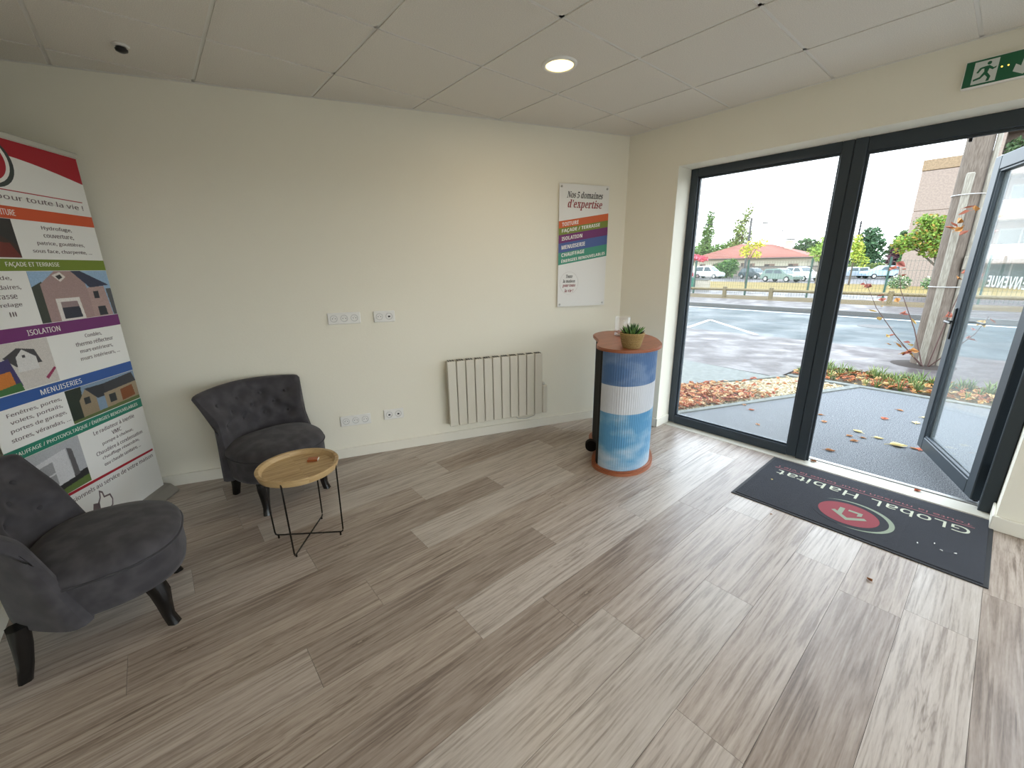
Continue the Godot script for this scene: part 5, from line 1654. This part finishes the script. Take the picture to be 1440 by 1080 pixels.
func build_far() -> void:
	var py := -0.55
	make_car("red car partly cut off by the window frame at far left", Vector3(62.5, py, -33.6), PI / 2 + 0.05, color(196, 42, 40), "hatch")
	make_car("white small van with three side windows, parked left of the bush", Vector3(64.5, py, -29.7), -PI / 2 - 0.1, color(214, 222, 224), "van")
	make_car("dark hatchback parked just right of the round bush", Vector3(65, py, -23.6), -PI / 2 - 0.5, color(44, 58, 62), "hatch")
	make_car("grey-green hatchback parked nearest behind the lawn", Vector3(55.5, py, -17.2), -PI / 2 - 0.35, color(102, 120, 110), "hatch")
	make_car("white car half hidden behind the grey-green hatchback", Vector3(60, py, -16.4), -PI / 2 - 0.6, color(220, 226, 226), "suv")
	make_car("silver-grey car right of the thick mullion", Vector3(73, py, -14.2), PI / 2 + 0.6, color(170, 178, 184), "hatch")
	make_car("pale blue estate car, rightmost in the car park", Vector3(72, py, -10.9), PI / 2 + 0.7, color(150, 170, 188), "suv")
	build_house()
	build_flats()
	# garden wall and hedge behind the cars
	var gw := thing("garden_wall", "brownish garden wall between the cars and the bungalow", "wall", Vector3(77, py, -24))
	part("wall_body", bx(Vector3(-0.15, 0, -7), Vector3(0.15, 1.55, 7.2), 0.02), tri_mat(color(150, 138, 126), 0.9, 0.5, 161, 0.05, Color(0.8, 0.8, 0.8), Color(1, 1, 1)), gw)
	part("coping", bx(Vector3(-0.2, 1.55, -7), Vector3(0.2, 1.65, 7.2), 0.01), mats.kerb, gw)
	var hg := thing("clipped_hedge", "long clipped yellow-green hedge behind the silver car", "hedge", Vector3(84, py, -13.0))
	part("foliage", leaf_cloud([[Vector3(0, 1.0, -3.2), Vector3(0.7, 1.0, 2.0)], [Vector3(0, 1.0, 0), Vector3(0.7, 1.0, 2.2)], [Vector3(0, 1.0, 3.2), Vector3(0.7, 1.0, 2.0)]], 1800, 0.22, [color(122, 136, 66), color(104, 120, 58), color(138, 144, 78)], 3), foliage_mat(), hg).set_meta("kind", "stuff")
	part("core", bx(Vector3(-0.4, 0, -5.0), Vector3(0.4, 1.7, 5.0), 0.1), mat(color(84, 96, 52), 0.95), hg)
	# utility line
	var sp := thing("street_lamp", "tall concrete post with a street lamp arm above the bungalow roof", "street lamp", Vector3(70, py, -26.8))
	part("post", bar([Vector3(0, 0, 0), Vector3(0, 8.6, 0)], [0.2, 0.15], 10), mats.kerb, sp)
	part("lamp_arm", bar([Vector3(0, 7.0, 0), Vector3(0, 7.5, 1.0), Vector3(0, 7.75, 1.7)], 0.05, 8), mats.kerb, sp)
	part("lamp_head", bx(Vector3(-0.12, 7.68, 1.6), Vector3(0.12, 7.84, 2.5), 0.04), mats.kerb, sp)
	for q in [["overhead cable sagging right of the street lamp towards the trees", Vector3(70, 7.5, -26.8), Vector3(78, 5.1, -14.0), 0.9], ["overhead cable running left from the street lamp", Vector3(70, 7.6, -26.8), Vector3(66, 8.6, -42.0), 0.5]]:
		var path := []
		for k in 17:
			var t := k / 16.0
			path.append((q[1] as Vector3).lerp(q[2], t) + Vector3.DOWN * q[3] * 4.0 * t * (1.0 - t))
		var cb := part("overhead_cable", bar(path, 0.05, 6), mats.rubber, self)
		tag(cb, q[0], "cable")
	var p2 := thing("telegraph_pole", "thin dark pole rising behind the trees right of the mullion", "pole", Vector3(88, py, -17.2))
	part("shaft", bar([Vector3.ZERO, Vector3(0, 8.4, 0)], [0.17, 0.12], 10), mats.rubber, p2)
	part("crossarm", bx(Vector3(-0.05, 7.9, -0.5), Vector3(0.05, 8.0, 0.5), 0.01), mats.rubber, p2)
	# trees
	var g1 := color(98, 126, 66)
	var g2 := color(84, 112, 58)
	tree("poplar", "slim pale green poplar, leftmost behind the bungalow", Vector3(95, py, -45.0), 5.0, 0.2, [[Vector3(0, 5.5, -0.3), Vector3(1.6, 2.4, 1.5)], [Vector3(0, 8.5, 0.1), Vector3(1.3, 2.6, 1.2)], [Vector3(0, 11.4, 0.3), Vector3(0.9, 1.9, 0.8)]], 1500, 0.32, [g1, g2, color(108, 134, 72)], 101, "trees beyond the bungalow")
	tree("poplar", "taller open-crowned poplar behind the bungalow ridge", Vector3(92, py, -36.8), 6.0, 0.18, [[Vector3(0, 5.6, -0.6), Vector3(1.8, 2.0, 1.7)], [Vector3(0, 8.6, -0.4), Vector3(1.5, 2.2, 1.3)], [Vector3(0, 11.0, 0.6), Vector3(0.9, 1.5, 0.8)], [Vector3(0, 12.4, 1.2), Vector3(0.6, 1.1, 0.6)], [Vector3(0, 7.0, 1.4), Vector3(1.0, 1.4, 0.9)]], 1000, 0.32, [color(120, 136, 70), color(104, 122, 62), color(134, 144, 78)], 102, "trees beyond the bungalow")
	tree("leafy_tree", "low rounded green tree behind the bungalow's left eave", Vector3(103, py, -50.5), 2.5, 0.25, [[Vector3(0, 4.2, 0), Vector3(3, 2.4, 3.2)], [Vector3(0, 4.0, 4.5), Vector3(3, 2.6, 3)], [Vector3(0, 3.6, -3.5), Vector3(2.5, 2.2, 2.5)], [Vector3(0, 5.2, 7.0), Vector3(2.2, 2.0, 2.2)]], 2600, 0.42, [color(98, 128, 62), color(112, 140, 70), color(88, 118, 56)], 103, "trees beyond the bungalow")
	tree("leafy_tree", "dark distant tree right of the bungalow roof", Vector3(110, py, -30.0), 3.0, 0.3, [[Vector3(0, 4.5, 0), Vector3(3, 2.8, 2.8)], [Vector3(0, 3.5, -2.5), Vector3(2.5, 2.2, 2.2)], [Vector3(0, 4.2, 3), Vector3(3, 2.5, 2.5)]], 2200, 0.45, [color(66, 92, 54), color(56, 82, 48), color(76, 100, 58)], 104, "trees beyond the bungalow")
	tree("young_tree", "bright green young tree just left of the mullion", Vector3(48, -0.45, -11.9), 2.2, 0.07, [[Vector3(0, 2.8, 0), Vector3(1.0, 0.8, 1.0)], [Vector3(0, 3.6, 0.3), Vector3(0.8, 0.8, 0.8)], [Vector3(0, 3.1, -0.7), Vector3(0.6, 0.5, 0.5)]], 700, 0.13, [color(140, 170, 76), color(160, 184, 88), color(122, 152, 70)], 105, "young trees on the lawn")
	tree("young_tree", "slender yellow-green young tree just right of the mullion", Vector3(46, -0.42, -9.0), 2.0, 0.06, [[Vector3(0, 2.7, 0.1), Vector3(0.7, 0.9, 0.6)], [Vector3(0, 3.5, 0.0), Vector3(0.5, 0.7, 0.5)], [Vector3(0, 1.9, 0.7), Vector3(0.4, 0.5, 0.4)]], 600, 0.12, [color(162, 178, 72), color(182, 190, 84), color(136, 160, 66)], 106, "young trees on the lawn")
	tree("young_tree", "yellow-leaved young tree before the bungalow roof", Vector3(42, -0.36, -15.9), 2.4, 0.05, [[Vector3(0, 2.9, -0.3), Vector3(0.6, 0.5, 0.6)], [Vector3(0, 3.4, 0.3), Vector3(0.6, 0.5, 0.7)], [Vector3(0, 3.6, 1.0), Vector3(0.5, 0.4, 0.5)], [Vector3(0, 2.6, 0.7), Vector3(0.5, 0.35, 0.5)]], 420, 0.12, [color(206, 200, 70), color(190, 186, 64), color(168, 174, 70)], 107, "young trees on the lawn")
	tree("flowering_tree", "small tree with a flat pink crown at the pane's left edge", Vector3(31, -0.1, -15.3), 1.9, 0.05, [[Vector3(0, 2.05, -0.1), Vector3(0.5, 0.26, 0.42)], [Vector3(0, 1.95, 0.4), Vector3(0.4, 0.22, 0.4)], [Vector3(0, 2.0, -0.5), Vector3(0.4, 0.2, 0.35)]], 420, 0.09, [color(214, 92, 116), color(226, 122, 140), color(196, 80, 100)], 108)
	tree("round_bush", "large round green bush between the white van and dark hatchback", Vector3(69.5, py, -29.2), 0.6, 0.12, [[Vector3(0, 1.3, 0), Vector3(1.4, 1.5, 1.7)], [Vector3(0, 1.1, -1.4), Vector3(1.1, 1.2, 1.0)], [Vector3(0, 1.9, 0.6), Vector3(1.0, 1.0, 1.1)]], 1500, 0.2, [color(84, 118, 60), color(72, 106, 54), color(96, 128, 66)], 109)
	tree("conifer", "broad blue-green conifer behind the clipped hedge", Vector3(92, py, -16.4), 2.0, 0.3, [[Vector3(0, 2.6, 0), Vector3(2.4, 1.8, 2.6)], [Vector3(0, 4.8, 0), Vector3(2.2, 1.6, 2.3)], [Vector3(0, 6.4, 0.1), Vector3(1.5, 1.2, 1.6)]], 2000, 0.34, [color(66, 96, 64), color(56, 84, 56), color(76, 106, 70)], 110, "trees behind the hedge")
	tree("leafy_tree", "grey-green tall tree behind the hedge near the flats", Vector3(96, py, -12.6), 2.0, 0.3, [[Vector3(0, 3.4, 0), Vector3(2.0, 2.2, 2.2)], [Vector3(0, 5.6, 0.2), Vector3(1.6, 1.5, 1.6)]], 1400, 0.36, [color(78, 100, 62), color(66, 88, 54), color(90, 110, 68)], 111, "trees behind the hedge")
	tree("purple_tree", "dull purple-leaved tree beside the flats' end wall", Vector3(82, py, -10.9), 1.5, 0.2, [[Vector3(0, 2.6, 0), Vector3(1.2, 1.8, 1.4)], [Vector3(0, 4.2, 0.2), Vector3(1.0, 1.0, 1.0)]], 1100, 0.28, [color(84, 56, 62), color(72, 48, 54), color(96, 66, 68)], 112, "trees behind the hedge")
	tree("column_conifer", "narrow bright green conifer before the purple tree", Vector3(74, py, -9.5), 0.8, 0.12, [[Vector3(0, 1.6, 0), Vector3(0.45, 1.4, 0.45)], [Vector3(0, 3.2, 0), Vector3(0.3, 1.0, 0.3)]], 500, 0.18, [color(82, 122, 62), color(70, 108, 56)], 113)
	for q in [["round dark shrub with pale flowers left of the lawn tree's trunk", Vector3(38, -0.3, -4.75), 0.62], ["round dark shrub right of the lawn tree's trunk", Vector3(38, -0.3, -3.1), 0.62]]:
		var sh := thing("round_shrub", q[0], "shrub", q[1], 0.0, "shrubs before the flats")
		var cc := part("foliage", leaf_cloud([[Vector3(0, 0.45, 0), Vector3(0.5, 0.5, q[2])]], 700, 0.08, [color(92, 118, 74), color(78, 104, 66), color(110, 132, 88), color(206, 206, 180)], 120 + int(q[2] * 10)), foliage_mat(), sh)
		cc.set_meta("kind", "stuff")
	# the autumn tree on the lawn
	tree("lawn_tree", "spreading light green tree with orange tinges in front of the flats", Vector3(26.5, -0.0, -2.2), 1.45, 0.09, [
		[Vector3(0, 2.0, -0.1), Vector3(0.7, 0.42, 0.75)], [Vector3(0, 2.55, -0.5), Vector3(0.8, 0.55, 0.7)], [Vector3(0.1, 2.95, 0.1), Vector3(0.7, 0.5, 0.75)], [Vector3(-0.1, 2.25, -1.25), Vector3(0.55, 0.45, 0.5)], [Vector3(0.1, 2.5, 0.85), Vector3(0.6, 0.5, 0.5)], [Vector3(0.0, 3.2, 0.5), Vector3(0.5, 0.32, 0.45)], [Vector3(-0.2, 3.15, -0.6), Vector3(0.5, 0.35, 0.5)], [Vector3(0, 2.0, 0.9), Vector3(0.4, 0.35, 0.4)]],
		4200, 0.085, [color(118, 146, 56), color(104, 134, 52), color(134, 156, 66), color(92, 120, 52), color(118, 146, 56), color(126, 152, 60), color(158, 130, 62)], 130)

func build_house() -> void:
	var o := thing("bungalow", "single-storey cream house with a red tiled hip roof", "house", Vector3(80, -0.55, -31.0))
	# local z -9.6 to 9.6 along the street, x 0 to 10 away from it
	var cream := mat(color(190, 182, 160), 0.9)
	part("walls", bx(Vector3(0.6, 0, -9.2), Vector3(9.4, 3.05, 9.2)), cream, o)
	var tile := tri_mat(color(158, 104, 90), 0.85, 0.5, 171, 0.06, Color(0.75, 0.72, 0.7), Color(1, 1, 1))
	var st := new_st()
	var e := 3.0
	var h := 5.6
	var a := Vector3(-0.1, e, -10.2)
	var b := Vector3(-0.1, e, 10.2)
	var c := Vector3(10.1, e, 10.2)
	var d := Vector3(10.1, e, -10.2)
	var r0 := Vector3(5.0, h, -2.6)
	var r1 := Vector3(5.0, h - 0.3, 2.6)
	var m := Vector3(5, 4, 0)
	face(st, [a, b, r1, r0], m)
	face(st, [c, d, r0, r1], m)
	face(st, [b, c, r1], m)
	face(st, [d, a, r0], m)
	face(st, [a, b, c, d], m)
	var roof := part("roof", st, tile, o)
	# rows of roof tiles as raised courses on the street side
	for k in 9:
		var t0 := (k + 0.5) / 9.5
		var p := a.lerp(r0, t0)
		var q := b.lerp(r1, t0)
		part("tile_course", bar([p + Vector3(0, 0.03, 0.1), q + Vector3(0, 0.03, -0.1)], 0.05, 5), tile, roof)
	part("gutter", bar([a + Vector3(-0.05, -0.05, 0), b + Vector3(-0.05, -0.05, 0)], 0.07, 6), mats.kerb, roof)
	var ch := part("chimney", bx(Vector3(3.2, 4.2, 5.0), Vector3(4.0, 5.7, 6.0), 0.03), cream, o)
	part("cap", bx(Vector3(3.0, 5.85, 4.8), Vector3(4.2, 6.0, 6.2), 0.02), mats.kerb, ch)
	part("antenna", bar([Vector3(3.6, 5.0, 4.3), Vector3(3.6, 8.4, 4.2)], 0.035, 6), mats.kerb, o)
	part("antenna", bar([Vector3(3.6, 8.2, 3.9), Vector3(3.6, 8.2, 5.2)], 0.03, 6), mats.kerb, o)
	for q in [[-8.0, -7.0, 0.7, 2.1], [-5.6, -4.6, 0.7, 2.1], [-0.6, 0.2, 0.1, 2.2], [0.9, 1.7, 0.7, 2.1], [3.2, 4.8, 1.0, 2.0], [6.8, 8.2, 1.0, 2.0]]:
		var w := part("window", bx(Vector3(0.52, q[2], q[0]), Vector3(0.62, q[3], q[1]), 0.01), mat(color(128, 104, 90), 0.7), o)
		part("pane", bx(Vector3(0.50, q[2] + 0.1, q[0] + 0.1), Vector3(0.52, q[3] - 0.1, (q[0] + q[1]) / 2 - 0.03)), mat(color(70, 66, 62), 0.2), w)

func build_flats() -> void:
	var o := thing("apartment_block", "pinkish concrete apartment block with balconies at the far right", "building", Vector3(46, -0.5, 0))
	var pink := tri_mat(color(150, 135, 125), 0.9, 0.3, 181, 0.04, Color(0.92, 0.92, 0.92), Color(1, 1, 1))
	var tan := tri_mat(color(148, 127, 102), 0.9, 0.3, 183, 0.04, Color(0.88, 0.88, 0.88), Color(1, 1, 1))
	var frame := mat(color(146, 148, 146), 0.5)
	var glass := mat(color(62, 78, 74), 0.1)
	# blind bay in storey panels with recessed joints
	for k in 3:
		part("wall_panel", bx(Vector3(0, 0.02 + 2.85 * k, -5.95), Vector3(10, 2.85 * k + 2.82, -2.35), 0.02), pink, o)
	part("wall_core", bx(Vector3(0.05, 0, -5.9), Vector3(10, 8.5, -2.3)), pink, o)
	part("parapet_band", bx(Vector3(-0.03, 8.55, -5.98), Vector3(10, 9.3, -2.35), 0.02), tan, o)
	# balcony bay
	part("core", bx(Vector3(1.5, 0, -2.3), Vector3(11, 14.2, 14)), pink, o)
	part("pier", bx(Vector3(-0.4, 0, -2.35), Vector3(1.5, 14.4, -2.05), 0.02), pink, o)
	for k in 5:
		var y := 2.35 + 2.9 * k
		var bal := part("balcony", bx(Vector3(-0.45, y - 0.55, -2.05), Vector3(-0.3, y + 0.65, 14), 0.02), pink, o)
		part("floor_slab", bx(Vector3(-0.3, y - 0.6, -2.05), Vector3(1.5, y - 0.4, 14)), pink, bal)
		part("coping", bx(Vector3(-0.5, y + 0.65, -2.05), Vector3(-0.25, y + 0.72, 14), 0.01), mats.white, bal)
	for q in [Vector3(-0.1, 9.0, -1.5), Vector3(-0.1, 9.0, -0.5), Vector3(-0.1, 6.1, 1.0), Vector3(-0.1, 3.2, 1.4)]:
		part("balcony_plant", leaf_cloud([[Vector3.ZERO, Vector3(0.3, 0.55, 0.5)]], 160, 0.16, [color(84, 104, 68), color(70, 92, 60)], 140 + int(q.y)), foliage_mat(), o, Transform3D(Basis.IDENTITY, q + Vector3(0, 0.35, 0))).set_meta("kind", "stuff")
	for k in 5:
		for j in 4:
			var y := 0.0 if k == 0 else 1.95 + 2.9 * (k - 1)
			var z := -1.2 + 3.6 * j
			var w := part("window", bx(Vector3(1.42, y + 0.15, z), Vector3(1.52, y + 2.25, z + 2.2), 0.01), frame, o)
			for s in 2:
				part("pane", bx(Vector3(1.39, y + 0.25, z + 0.08 + 1.06 * s), Vector3(1.42, y + 2.15, z + 1.04 + 1.06 * s)), glass, w)
